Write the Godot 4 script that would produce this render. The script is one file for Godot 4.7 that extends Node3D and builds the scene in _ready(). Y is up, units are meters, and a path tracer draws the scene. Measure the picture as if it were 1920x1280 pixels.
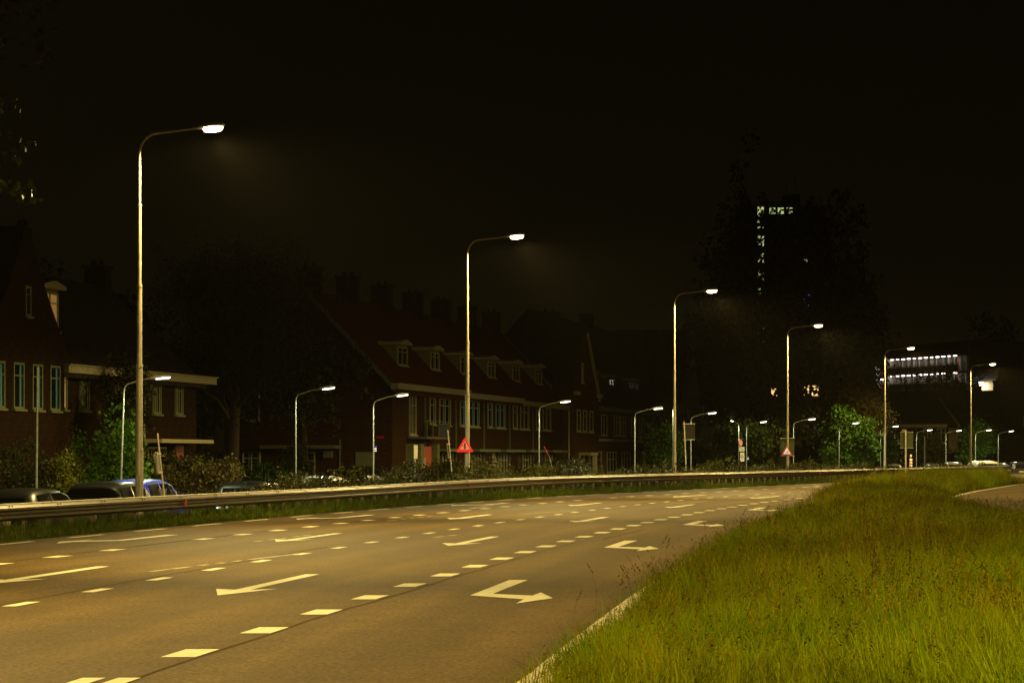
extends Node3D

# ---------------------------------------------------------------- road axis
# The left edge line of the carriageway: its x for each metre of depth (-z). Offsets run to the right of it.
var axis := PackedFloat32Array()
var lean := PackedFloat32Array()
const FROM := -80
const SLOPES := [[-80, 0.09], [0, 0.107], [20, 0.122], [40, 0.148], [66, 0.2], [79, 0.226], [85, 0.25], [92, 0.288], [98, 0.33], [104, 0.355], [118, 0.357], [520, 0.362]]
var M := {}
var R := RandomNumberGenerator.new()


func slope_at(d: float) -> float:
	for i in range(1, SLOPES.size()):
		if d <= SLOPES[i][0]:
			var a = SLOPES[i - 1]
			var b = SLOPES[i]
			return lerpf(a[1], b[1], clampf((d - a[0]) / float(b[0] - a[0]), 0, 1))
	return 0.362


func make_axis() -> void:
	var x := 0.0
	for i in 600:
		axis.append(x)
		lean.append(slope_at(FROM + i))
		x += slope_at(FROM + i + 0.5)
	var shift := -3.54 - lerpf(axis[153], axis[154], 0.6)
	for i in 600:
		axis[i] += shift


func edge_x(d: float) -> float:
	var k := clampf(d - FROM, 0, 598.0)
	var i := int(k)
	return lerpf(axis[i], axis[i + 1], k - i)


func yaw_at(d: float) -> float:
	return atan(slope_at(d))


func P(d: float, o: float, y := 0.0) -> Vector3:
	return Vector3(edge_x(d) + o / cos(yaw_at(d)), y, -d)


func kerb_off(d: float) -> float:   # right edge of our carriageway
	return lerpf(12.75, 9.35, smoothstep(66, 104, d))


func median_right(d: float) -> float:
	if d < 50: return lerpf(19.6, 18.7, clampf(d / 50.0, 0, 1))
	if d < 71: return lerpf(18.7, 16.8, (d - 50) / 21.0)
	if d < 108: return lerpf(16.8, 13.1, (d - 71) / 37.0)
	if d < 134: return lerpf(13.1, 11.2, (d - 108) / 26.0)
	return 11.2


func low_ground(d: float) -> float:   # level of the service road below the main road
	return lerpf(-0.58, -0.42, smoothstep(92, 125, d))


func mound(d: float, o: float) -> float:
	var a := kerb_off(d) + 0.2
	var b := median_right(d) - 0.15
	var k := clampf((o - a) / maxf(b - a, 0.1), 0, 1)
	return sin(k * PI) * lerpf(0.1, 0.32, smoothstep(80, 110, d)) * (1.0 - 0.85 * smoothstep(134, 143, d))


# ---------------------------------------------------------------- mesh helpers
func st() -> SurfaceTool:
	var s := SurfaceTool.new()
	s.begin(Mesh.PRIMITIVE_TRIANGLES)
	return s


func tri(s: SurfaceTool, a: Vector3, b: Vector3, c: Vector3, n = null) -> void:   # a, b, c counter-clockwise from outside
	var nn: Vector3 = (b - a).cross(c - a).normalized() if n == null else n
	for p in [a, c, b]:
		s.set_normal(nn)
		s.add_vertex(p)


func quad(s: SurfaceTool, a: Vector3, b: Vector3, c: Vector3, d: Vector3) -> void:
	tri(s, a, b, c)
	tri(s, a, c, d)


func box(s: SurfaceTool, c: Vector3, size: Vector3, turn := Basis.IDENTITY) -> void:
	var h := size / 2.0
	var v := []
	for k in 8:
		v.append(c + turn * Vector3(h.x if k & 1 else -h.x, h.y if k & 2 else -h.y, h.z if k & 4 else -h.z))
	for f in [[4, 5, 7, 6], [1, 0, 2, 3], [5, 1, 3, 7], [0, 4, 6, 2], [6, 7, 3, 2], [0, 1, 5, 4]]:
		quad(s, v[f[0]], v[f[1]], v[f[2]], v[f[3]])


func bar(s: SurfaceTool, a: Vector3, b: Vector3, w: float, h: float) -> void:
	var y := (b - a).normalized()
	var x := y.cross(Vector3(0.01, 0.02, 1)).normalized()
	if absf(y.z) > 0.9:
		x = y.cross(Vector3.UP).normalized()
	box(s, (a + b) / 2.0, Vector3(w, (b - a).length(), h), Basis(x, y, x.cross(y)))


func tube(s: SurfaceTool, pts: Array, radii: Array, sides := 10, caps := true) -> void:
	var rings := []
	for i in pts.size():
		var dir: Vector3 = (pts[mini(i + 1, pts.size() - 1)] - pts[maxi(i - 1, 0)]).normalized()
		var x := dir.cross(Vector3(0.13, 0.07, 1)).normalized() if absf(dir.z) < 0.9 else dir.cross(Vector3.UP).normalized()
		var y := dir.cross(x)
		var ring := []
		for k in sides:
			var a := TAU * k / sides
			ring.append([pts[i] + (x * cos(a) + y * sin(a)) * radii[i], x * cos(a) + y * sin(a)])
		rings.append(ring)
	for i in pts.size() - 1:
		for k in sides:
			var a = rings[i][k]
			var b = rings[i][(k + 1) % sides]
			var c = rings[i + 1][(k + 1) % sides]
			var d = rings[i + 1][k]
			for v in [a, c, b, a, d, c]:
				s.set_normal(v[1])
				s.add_vertex(v[0])
	if caps:
		for k in sides:
			tri(s, pts[0], rings[0][(k + 1) % sides][0], rings[0][k][0])
			var e := pts.size() - 1
			tri(s, pts[e], rings[e][k][0], rings[e][(k + 1) % sides][0])


func prism(s: SurfaceTool, poly: Array, a: Vector3, x: Vector3, y: Vector3, depth: Vector3) -> void:   # poly counter-clockwise seen against depth
	var flat := PackedVector2Array(poly)
	var at := func(p): return a + x * p.x + y * p.y
	var index := Geometry2D.triangulate_polygon(flat)
	var out := -depth.normalized()
	for i in range(0, index.size(), 3):
		var p: Vector3 = at.call(flat[index[i]])
		var q: Vector3 = at.call(flat[index[i + 1]])
		var r: Vector3 = at.call(flat[index[i + 2]])
		if (q - p).cross(r - p).dot(out) < 0:
			var w := q
			q = r
			r = w
		tri(s, p, q, r, out)
		tri(s, p + depth, r + depth, q + depth, -out)
	for i in flat.size():
		var p: Vector3 = at.call(flat[i])
		var q: Vector3 = at.call(flat[(i + 1) % flat.size()])
		quad(s, p, p + depth, q + depth, q)


func obj(called: String, s, material, parent: Node = self) -> MeshInstance3D:
	var o := MeshInstance3D.new()
	o.name = called
	o.mesh = s.commit() if s is SurfaceTool else s
	o.material_override = material
	parent.add_child(o, true)
	return o


func thing(called: String, label: String, category: String, at := Vector3.ZERO, turn := 0.0, group := "") -> Node3D:
	var o := Node3D.new()
	o.name = called
	add_child(o, true)
	o.position = at
	o.rotation.y = turn
	return tag(o, label, category, group)


func tag(o, label: String, category: String, group := ""):
	o.set_meta("label", label)
	o.set_meta("category", category)
	if group:
		o.set_meta("group", group)
	return o


func struct(o):
	o.set_meta("kind", "structure")
	return o


func copy_of(o: Node3D, label: String, at: Vector3, turn: float, group := "") -> Node3D:
	var c: Node3D = o.duplicate()
	add_child(c, true)
	c.name = o.name
	c.position = at
	c.rotation.y = turn
	c.set_meta("label", label)
	if group:
		c.set_meta("group", group)
	return c


func boxes(called: String, list: Array, material, parent: Node) -> MeshInstance3D:
	var s := st()
	for b in list:
		box(s, b[0], b[1])
	return obj(called, s, material, parent)


func scatter(called: String, mesh: Mesh, places: Array, colors: Array, parent: Node = self) -> MultiMeshInstance3D:
	var m := MultiMesh.new()
	m.transform_format = MultiMesh.TRANSFORM_3D
	m.use_colors = true
	m.mesh = mesh
	m.instance_count = places.size()
	for i in places.size():
		m.set_instance_transform(i, places[i])
		m.set_instance_color(i, colors[i])
	var o := MultiMeshInstance3D.new()
	o.name = called
	o.multimesh = m
	parent.add_child(o, true)
	return o


# ---------------------------------------------------------------- materials
func lin(r: float, g: float, b: float) -> Color:
	return Color(r, g, b).linear_to_srgb()


func mat(called: String, c: Color, rough := 0.8, metal := 0.0) -> StandardMaterial3D:
	var m := StandardMaterial3D.new()
	m.resource_name = called
	m.albedo_color = c
	m.roughness = rough
	m.metallic = metal
	M[called] = m
	return m


func glow(called: String, c: Color, energy: float, base := Color(0.9, 0.9, 0.9)) -> StandardMaterial3D:
	var m := mat(called, base, 0.4)
	m.emission_enabled = true
	m.emission = c
	m.emission_energy_multiplier = energy
	return m


func noise_tex(size: int, freq: float, lo: Color, hi: Color, octaves := 4, seed_ := 1) -> ImageTexture:
	var n := FastNoiseLite.new()
	n.seed = seed_
	n.noise_type = FastNoiseLite.TYPE_SIMPLEX
	n.frequency = freq
	n.fractal_octaves = octaves
	var g := n.get_seamless_image(size, size)
	var im := Image.create(size, size, false, Image.FORMAT_RGB8)
	for y in size:
		for x in size:
			im.set_pixel(x, y, lo.lerp(hi, g.get_pixel(x, y).r))
	return ImageTexture.create_from_image(im)


func brick_tex(c1: Color, c2: Color, mortar: Color, seed_: int) -> Array:
	var w := 256
	var im := Image.create(w, w, false, Image.FORMAT_RGB8)
	var hm := Image.create(w, w, false, Image.FORMAT_RGB8)
	var r := RandomNumberGenerator.new()
	r.seed = seed_
	im.fill(mortar)
	hm.fill(Color(0.25, 0.25, 0.25))
	var rows := 14
	var per := 4
	for j in rows:
		var y0 := int(j * w / float(rows))
		var y1 := int((j + 1) * w / float(rows)) - 3
		for i in per:
			var x0 := int(i * w / float(per) + (w / float(per) / 2.0 if j % 2 else 0.0))
			var c := c1.lerp(c2, r.randf())
			c = c.darkened(r.randf() * 0.25)
			var up := r.randf_range(0.7, 1.0)
			for y in range(y0, y1):
				for x in range(x0, x0 + w / per - 4):
					var k := c.darkened(r.randf() * 0.15)
					im.set_pixel(x % w, y, k)
					hm.set_pixel(x % w, y, Color(up, up, up))
	return [ImageTexture.create_from_image(im), ImageTexture.create_from_image(hm)]


func brick(called: String, c1: Color, c2: Color, mortar: Color, seed_: int) -> void:
	var t := brick_tex(c1, c2, mortar, seed_)
	var m := mat(called, Color.WHITE, 0.9)
	m.albedo_texture = t[0]
	m.heightmap_enabled = true
	m.heightmap_texture = t[1]
	m.heightmap_scale = 0.8
	m.uv1_triplanar = true
	m.uv1_scale = Vector3.ONE / 0.88
	m.metallic_specular = 0.12


func tri_noise(called: String, lo: Color, hi: Color, scale: float, rough := 0.85, metal := 0.0, freq := 0.02, seed_ := 3) -> StandardMaterial3D:
	var m := mat(called, Color.WHITE, rough, metal)
	m.albedo_texture = noise_tex(256, freq, lo, hi, 5, seed_)
	m.uv1_triplanar = true
	m.uv1_scale = Vector3.ONE * scale
	if metal == 0.0:
		m.metallic_specular = 0.2
	return m


func tile_tex(called: String, c1: Color, c2: Color, seed_: int) -> void:
	var w := 256
	var im := Image.create(w, w, false, Image.FORMAT_RGB8)
	var hm := Image.create(w, w, false, Image.FORMAT_RGB8)
	var r := RandomNumberGenerator.new()
	r.seed = seed_
	for j in 8:
		for i in 8:
			var c := c1.lerp(c2, r.randf())
			for y in 32:
				for x in 32:
					var hgt := (0.35 + 0.65 * sin(PI * x / 32.0)) * (0.4 + 0.6 * y / 31.0)
					im.set_pixel(i * 32 + x, j * 32 + y, c.darkened(r.randf() * 0.12))
					hm.set_pixel(i * 32 + x, j * 32 + y, Color(hgt, hgt, hgt))
	var m := mat(called, Color.WHITE, 0.8)
	m.albedo_texture = ImageTexture.create_from_image(im)
	m.heightmap_enabled = true
	m.heightmap_texture = ImageTexture.create_from_image(hm)
	m.heightmap_scale = 3.0
	m.uv1_triplanar = true
	m.uv1_scale = Vector3.ONE / 2.1
	m.metallic_specular = 0.15


func make_materials() -> void:
	# asphalt: fine speckle, laid in metres
	var a := mat("asphalt", Color.WHITE, 0.78)
	a.metallic_specular = 0.14
	var im := Image.create(512, 512, false, Image.FORMAT_RGB8)
	var r := RandomNumberGenerator.new()
	r.seed = 5
	var n := FastNoiseLite.new()
	n.frequency = 0.012
	n.fractal_octaves = 4
	n.seed = 9
	var big := n.get_seamless_image(512, 512)
	var gn := FastNoiseLite.new()
	gn.frequency = 0.16
	gn.fractal_octaves = 2
	gn.seed = 31
	var grain := gn.get_seamless_image(512, 512)
	for y in 512:
		for x in 512:
			var v := 0.85 + 0.22 * (big.get_pixel(x, y).r - 0.5) + 0.8 * (grain.get_pixel(x, y).r - 0.5) + r.randf_range(-0.4, 0.4)
			if r.randf() < 0.02:
				v += 1.0
			im.set_pixel(x, y, lin(0.09 * v, 0.054 * v, 0.009 * v))
	a.albedo_texture = ImageTexture.create_from_image(im)
	a.heightmap_enabled = true
	var hm := Image.create(512, 512, false, Image.FORMAT_RGB8)
	for y in 512:
		for x in 512:
			var v := r.randf()
			hm.set_pixel(x, y, Color(v, v, v))
	a.heightmap_texture = ImageTexture.create_from_image(hm)
	a.heightmap_scale = 0.25
	# wheel tracks and lane wear: a second layer across the lanes
	var wear := Image.create(256, 512, false, Image.FORMAT_RGB8)
	var wn := FastNoiseLite.new()
	wn.seed = 21
	wn.frequency = 0.02
	for x in 256:
		var o := x / 255.0 * 14.0
		var track := 0.0
		for c in [1.4, 4.55, 8.05, 11.3]:
			for sgn in [-0.8, 0.8]:
				track += exp(-pow((o - c - sgn) / 0.32, 2))
		for y in 512:
			var v := clampf(0.85 + 0.11 * track + 0.06 * wn.get_noise_2d(x * 1.4, y * 0.35) + 0.05 * wn.get_noise_2d(x * 8.0, y * 0.8), 0.5, 1.0)
			wear.set_pixel(x, y, Color(v, v * 0.995, v * 0.985))
	a.detail_enabled = true
	a.detail_blend_mode = BaseMaterial3D.BLEND_MODE_MUL
	a.detail_albedo = ImageTexture.create_from_image(wear)
	a.detail_uv_layer = BaseMaterial3D.DETAIL_UV_2
	mat("seam", lin(0.05, 0.03, 0.008), 0.95).metallic_specular = 0.1
	tri_noise("paint", lin(0.37, 0.34, 0.22), lin(0.54, 0.5, 0.34), 0.55, 0.7, 0.0, 0.045, 4)
	tri_noise("paint_old", lin(0.1, 0.09, 0.045), lin(0.3, 0.27, 0.13), 1.3, 0.7, 0.0, 0.06, 14)
	tri_noise("kerb", lin(0.3, 0.25, 0.17), lin(0.5, 0.44, 0.32), 0.8, 0.85, 0.0, 0.05, 6)
	tri_noise("soil", lin(0.025, 0.022, 0.008), lin(0.06, 0.05, 0.018), 0.5, 0.95, 0.0, 0.03, 7)
	tri_noise("paving", lin(0.05, 0.04, 0.03), lin(0.1, 0.08, 0.06), 0.6, 0.85, 0.0, 0.04, 8)
	tri_noise("galvanised", lin(0.38, 0.34, 0.27), lin(0.56, 0.5, 0.4), 0.5, 0.42, 0.6, 0.02, 9)
	tri_noise("rail_steel", lin(0.075, 0.055, 0.032), lin(0.16, 0.12, 0.07), 0.6, 0.5, 0.35, 0.03, 10)
	tri_noise("mast", lin(0.3, 0.27, 0.2), lin(0.42, 0.38, 0.29), 0.5, 0.45, 0.3, 0.02, 11)
	tri_noise("mast_grey", lin(0.22, 0.23, 0.2), lin(0.32, 0.34, 0.29), 0.5, 0.5, 0.2, 0.02, 12)
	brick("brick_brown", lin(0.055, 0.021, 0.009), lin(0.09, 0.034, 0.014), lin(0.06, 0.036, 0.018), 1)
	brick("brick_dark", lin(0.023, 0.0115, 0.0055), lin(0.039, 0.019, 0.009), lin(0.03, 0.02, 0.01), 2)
	brick("brick_pale", lin(0.5, 0.39, 0.2), lin(0.62, 0.48, 0.26), lin(0.5, 0.42, 0.26), 3)
	tile_tex("roof_red", lin(0.085, 0.018, 0.007), lin(0.125, 0.026, 0.01), 1)
	tile_tex("roof_dark", lin(0.025, 0.02, 0.016), lin(0.045, 0.036, 0.028), 2)
	tri_noise("trim", lin(0.36, 0.33, 0.2), lin(0.48, 0.44, 0.28), 0.6, 0.6, 0.0, 0.03, 15)
	tri_noise("trim_lightened", lin(0.6, 0.55, 0.36), lin(0.76, 0.7, 0.48), 0.6, 0.6, 0.0, 0.03, 25)  # whiter trim, lightened further where the lamplight falls short
	brick("brick_lightened", lin(0.12, 0.05, 0.022), lin(0.19, 0.08, 0.034), lin(0.13, 0.085, 0.045), 4)  # brick lightened to make up for weak lamplight on these walls
	tri_noise("trim_green", lin(0.14, 0.155, 0.08), lin(0.2, 0.22, 0.11), 0.6, 0.7, 0.0, 0.03, 16)
	mat("white", lin(0.62, 0.6, 0.5), 0.5)
	tri_noise("render_white", lin(0.45, 0.4, 0.33), lin(0.58, 0.52, 0.44), 0.4, 0.9, 0.0, 0.02, 17)
	tri_noise("concrete", lin(0.12, 0.1, 0.08), lin(0.2, 0.17, 0.13), 0.3, 0.9, 0.0, 0.02, 18)
	mat("glass_dark", lin(0.006, 0.007, 0.007), 0.08)
	mat("curtain", lin(0.22, 0.21, 0.13), 0.9)
	glow("curtain_teal_glow", lin(0.02, 0.4, 0.42), 0.03, lin(0.05, 0.2, 0.2))  # teal light on the panes, put in as a faint glow of the curtain
	glow("window_warm", lin(1.0, 0.6, 0.2), 1.5)
	glow("window_amber", lin(1.0, 0.45, 0.1), 0.16)
	glow("window_pale", lin(0.7, 0.85, 0.35), 0.7)
	glow("window_blue", lin(0.15, 0.2, 1.0), 1.2)
	glow("gallery_glow", lin(0.75, 0.8, 0.85), 0.3)
	glow("landing_red", lin(0.3, 0.03, 0.05), 0.3, lin(0.3, 0.03, 0.04))
	glow("lamp_warm", lin(1.0, 0.77, 0.36), 14.0)
	glow("lamp_cool", lin(1.0, 0.96, 0.8), 9.0)
	glow("lamp_gallery", lin(1.0, 0.96, 0.95), 6.0)
	glow("lamp_amber", lin(1.0, 0.42, 0.12), 1.3)
	glow("sign_red_glow", lin(0.9, 0.004, 0.012), 0.42, lin(0.7, 0.01, 0.012))  # bright look of the triangle put in as emission, border and face
	glow("sign_salmon_glow", lin(0.8, 0.1, 0.07), 0.5, lin(0.7, 0.3, 0.25))
	mat("sign_red_matt", lin(0.55, 0.012, 0.02), 0.4)
	mat("board_back", lin(0.02, 0.018, 0.012), 0.95).metallic_specular = 0.1
	mat("board_green", lin(0.07, 0.08, 0.035), 0.9).metallic_specular = 0.1
	mat("tail_red", lin(0.08, 0.004, 0.006), 0.3)
	mat("sign_white", lin(0.75, 0.78, 0.78), 0.4)
	glow("sign_white_glow", lin(0.8, 0.88, 0.9), 0.4, lin(0.75, 0.78, 0.78))  # plain sign white and red again, with glow added to brighten the sign
	glow("sign_red_soft_glow", lin(0.6, 0.01, 0.03), 0.22, lin(0.6, 0.02, 0.03))
	mat("sign_blue", lin(0.03, 0.03, 0.35), 0.4)
	mat("black", lin(0.008, 0.008, 0.008), 0.5)
	mat("rubber", lin(0.012, 0.012, 0.012), 0.8)
	mat("door_orange", lin(0.45, 0.07, 0.012), 0.5)
	mat("door_dark", lin(0.05, 0.04, 0.03), 0.5)
	mat("reflector", lin(0.6, 0.09, 0.07), 0.3)
	tri_noise("bark", lin(0.03, 0.022, 0.014), lin(0.07, 0.055, 0.035), 1.0, 0.95, 0.0, 0.05, 19)
	for c in [["car_black", 0.01, 0.011, 0.012], ["car_blue", 0.025, 0.045, 0.75], ["car_silver", 0.5, 0.52, 0.5], ["car_grey", 0.1, 0.1, 0.1], ["car_white", 0.6, 0.58, 0.5], ["car_red", 0.2, 0.02, 0.02]]:
		var m := mat(c[0], lin(c[1], c[2], c[3]), 0.35, 0.2)
		m.clearcoat_enabled = true
		m.clearcoat = 0.4
		m.clearcoat_roughness = 0.08
		if c[0] == "car_blue":
			m.clearcoat_enabled = false
			m.metallic = 0.0
			m.metallic_specular = 0.25
			m.roughness = 0.45
	var lf := mat("leaf", Color.WHITE, 0.55)
	lf.metallic_specular = 0.25
	lf.vertex_color_use_as_albedo = true
	lf.backlight_enabled = true
	lf.backlight = Color(0.35, 0.4, 0.2)
	var gr := mat("blade", Color.WHITE, 0.9)
	gr.metallic_specular = 0.12
	gr.vertex_color_use_as_albedo = true
	gr.backlight_enabled = true
	gr.backlight = Color(0.4, 0.4, 0.2)


# ---------------------------------------------------------------- plants
var clumps := {}


func leaf_clump(kind: String, n: int, radius: float, size: float, long := 1.4) -> ArrayMesh:
	if clumps.has(kind):
		return clumps[kind]
	var s := st()
	for i in n:
		var c := Vector3(R.randfn(), R.randfn(), R.randfn()) * radius * 0.5
		var x := Vector3(R.randfn(), R.randfn() * 0.6, R.randfn()).normalized()
		var y := x.cross(Vector3(R.randfn(), R.randfn(), R.randfn())).normalized()
		var k := size * R.randf_range(0.6, 1.3)
		var nn := x.cross(y)
		var a := c - x * k * long / 2.0
		var b := c + y * k / 2.0 + nn * k * 0.12
		var d := c + x * k * long / 2.0
		var e := c - y * k / 2.0 + nn * k * 0.12
		tri(s, a, e, b)
		tri(s, e, d, b)
	var m: ArrayMesh = s.commit()
	m.surface_set_material(0, M.leaf)
	clumps[kind] = m
	return m


func crown(parent: Node, called: String, mesh: Mesh, centre: Vector3, radius: Vector3, n: int, lobes: int, tint: Color, spread := 0.28, scale := 1.0) -> void:
	var heads := []
	for i in lobes:
		var v := Vector3(R.randfn(), R.randfn(), R.randfn()).normalized() * pow(R.randf(), 0.45)
		heads.append([v * radius, R.randf_range(0.6, 1.3), R.randf_range(0.7, 1.25)])
	var where := []
	var colors := []
	for i in n:
		var h = heads[R.randi() % lobes]
		var p: Vector3 = centre + h[0] + Vector3(R.randfn(), R.randfn() * 0.8, R.randfn()) * radius * spread * h[1]
		var b := Basis.from_euler(Vector3(R.randf() * TAU, R.randf() * TAU, R.randf() * TAU)).scaled(Vector3.ONE * scale * R.randf_range(0.7, 1.35))
		where.append(Transform3D(b, p))
		var k: float = h[2] * R.randf_range(0.75, 1.25)
		colors.append(Color(tint.r * k * R.randf_range(0.85, 1.2), tint.g * k, tint.b * k))
	scatter(called, mesh, where, colors, parent).set_meta("kind", "stuff")


func tree(called: String, label: String, at: Vector3, high: float, wide: float, base: float, n: int, lobes: int, tint: Color, kind: Array, category := "tree", group := "", trunk := 0.2, scale := 1.0) -> Node3D:
	var t := thing(called, label, category, at, 0, group)
	var s := st()
	var top := Vector3(R.randf_range(-0.3, 0.3), base + (high - base) * 0.75, R.randf_range(-0.3, 0.3))
	tube(s, [Vector3(0, -0.3, 0), Vector3(0.02, base * 0.5, 0.03), Vector3(top.x * 0.4, base, top.z * 0.4), top], [trunk * 1.25, trunk, trunk * 0.85, trunk * 0.25], 9)
	for i in 9:
		var a := R.randf() * TAU
		var y0 := lerpf(base * 0.85, high * 0.65, R.randf())
		var r := wide * R.randf_range(0.35, 0.8)
		var p0 := Vector3(0, y0, 0)
		var p1 := p0 + Vector3(cos(a) * r * 0.5, (high - base) * 0.12, sin(a) * r * 0.5)
		var p2 := p0 + Vector3(cos(a + 0.2) * r, (high - base) * 0.2, sin(a + 0.2) * r)
		tube(s, [p0, p1, p2], [trunk * 0.45, trunk * 0.28, trunk * 0.1], 6)
	obj("trunk", s, M.bark, t)
	var c := Vector3(0, (base + high) / 2.0, 0)
	crown(t, "crown", leaf_clump(kind[0], kind[1], kind[2], kind[3]), c, Vector3(wide * 0.8, (high - base) * 0.42, wide * 0.8), n, lobes, tint, 0.28, scale)
	return t


func bush(label: String, at: Vector3, radius: Vector3, n: int, tint: Color, kind: Array, lobes := 14, called := "shrub", group := "") -> Node3D:
	var t := thing(called, label, "shrub", at, 0, group)
	var s := st()
	for i in 6:
		var a := R.randf() * TAU
		tube(s, [Vector3(0, -0.1, 0), Vector3(cos(a) * radius.x * 0.3, radius.y * 0.7, sin(a) * radius.z * 0.3), Vector3(cos(a) * radius.x * 0.6, radius.y * 1.4, sin(a) * radius.z * 0.6)], [0.035, 0.025, 0.01], 5)
	obj("stem", s, M.bark, t)
	crown(t, "foliage", leaf_clump(kind[0], kind[1], kind[2], kind[3]), Vector3(0, radius.y, 0), radius * 0.85, n, lobes, tint, 0.3)
	return t


func tuft(seed_: int, blades: int, spread: float, high: float, width: float, droop: float, heads := 0) -> ArrayMesh:
	var r := RandomNumberGenerator.new()
	r.seed = seed_
	var s := st()
	for i in blades:
		var a := r.randf() * TAU
		var p := Vector3(r.randfn(), 0, r.randfn()) * spread * 0.5
		var h := high * r.randf_range(0.55, 1.15)
		var out := Vector3(cos(a), 0, sin(a)) * h * droop * r.randf_range(0.2, 1.3)
		var w := Vector3(-sin(a + r.randfn() * 0.8), 0, cos(a + r.randfn() * 0.8)) * width * r.randf_range(0.6, 1.2)
		var p1 := p + out * 0.3 + Vector3.UP * h * 0.6
		var p2 := p + out + Vector3.UP * h * (1.0 - droop * 0.25)
		var shade := r.randf_range(0.65, 1.35)
		var warm := r.randf()
		s.set_color(Color(shade * (1.0 + 0.5 * warm * warm), shade, shade * 0.8))
		quad(s, p - w, p + w, p1 + w * 0.8, p1 - w * 0.8)
		tri(s, p1 - w * 0.8, p1 + w * 0.8, p2)
		if i < heads:
			s.set_color(Color(1.35, 0.75, 0.5) * r.randf_range(0.25, 0.8))
			for k in 7:
				var c := p2 + Vector3(r.randfn() * 0.012, 0.02 + k * 0.016, r.randfn() * 0.012) + out * 0.06 * k
				var e := Vector3(r.randfn(), r.randfn(), r.randfn()).normalized() * 0.016
				var f := e.cross(Vector3(0.3, 1, 0.2)).normalized() * 0.007
				quad(s, c - e, c - f, c + e, c + f)
	var m: ArrayMesh = s.commit()
	m.surface_set_material(0, M.blade)
	return m


# ---------------------------------------------------------------- road furniture
func spot(parent: Node, at: Vector3, towards: Vector3, angle: float, energy: float, c: Color, size := 0.12, reach := 60.0, soft := 1.0) -> void:
	var l := SpotLight3D.new()
	l.name = "lamp_light"
	parent.add_child(l, true)
	l.position = at
	l.basis = Basis.looking_at(towards.normalized(), Vector3(0.03, 0.1, 1).normalized() if absf(towards.normalized().y) > 0.9 else Vector3.UP)
	l.spot_angle = angle
	l.spot_angle_attenuation = soft
	l.light_energy = energy
	l.light_color = c
	l.light_size = size
	l.spot_range = reach
	l.spot_attenuation = 2.0
	l.shadow_enabled = true


const ROAD_LIGHT := Color(1.0, 0.875, 0.53)
const SERVICE_LIGHT := Color(0.95, 1.0, 0.78)


func road_lamp(label: String, at: Vector3, turn: float) -> Node3D:   # local x points over the road
	var t := thing("street_lamp", label, "street lamp", at, turn, "tall lamps along the main road")
	var s := st()
	var lv := [[0.0, 1.79, 0.102], [1.79, 3.9, 0.083], [3.9, 5.92, 0.068], [5.92, 7.95, 0.052], [7.95, 9.1, 0.04]]
	for k in lv.size():
		var q = lv[k]
		var up := st()
		tube(up, [Vector3(0, q[0] - (0.4 if k == 0 else 0.0), 0), Vector3(0, q[1] - 0.05, 0), Vector3(0, q[1], 0)], [q[2], q[2], q[2] - 0.012], 16)
		obj("pole_section", up, M.mast, t)
		if k > 0:
			var ring := st()
			tube(ring, [Vector3(0, q[0] - 0.02, 0), Vector3(0, q[0] + 0.03, 0), Vector3(0, q[0] + 0.07, 0)], [q[2] + 0.024, q[2] + 0.022, q[2] + 0.003], 16)
			obj("pole_joint", ring, M.mast, t)
	var pts := [Vector3(0, 9.05, 0)]
	for k in 9:
		var a := PI / 2 * k / 8.0
		pts.append(Vector3(0.5 * (1 - cos(a)), 9.25 + 0.5 * sin(a) * 1.05, 0))
	pts.append(Vector3(1.1, 9.83, 0))
	pts.append(Vector3(1.55, 9.88, 0))
	var radii := []
	for k in pts.size():
		radii.append(lerpf(0.038, 0.03, k / float(pts.size())))
	tube(s, pts, radii, 12)
	obj("arm", s, M.mast, t)
	# hatch in the base
	boxes("hatch", [[Vector3(0.0, 0.9, 0.099), Vector3(0.09, 0.5, 0.012)]], M.mast, t)
	var head := st()
	tube(head, [Vector3(1.5, 9.875, 0), Vector3(1.58, 9.885, 0), Vector3(1.7, 9.91, 0), Vector3(1.95, 9.94, 0), Vector3(2.15, 9.95, 0), Vector3(2.24, 9.945, 0)], [0.035, 0.05, 0.085, 0.105, 0.09, 0.03], 14)
	obj("lamp_head", head, M.mast, t)
	var lens := st()
	tube(lens, [Vector3(1.68, 9.845, 0), Vector3(1.72, 9.85, 0), Vector3(1.95, 9.855, 0), Vector3(2.14, 9.87, 0), Vector3(2.19, 9.88, 0)], [0.03, 0.085, 0.11, 0.085, 0.03], 14)
	obj("lamp_lens", lens, M.lamp_warm, t)
	var at_lens := Vector3(1.93, 9.58, 0)
	spot(t, at_lens, Vector3(0.12, -1, 0), 88, 190, ROAD_LIGHT, 0.12, 60, 0.2)
	for side in [-1.0, 1.0]:
		spot(t, at_lens, Vector3(0.8, -0.66, 0.75 * side), 38, 620, ROAD_LIGHT)
	return t


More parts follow.
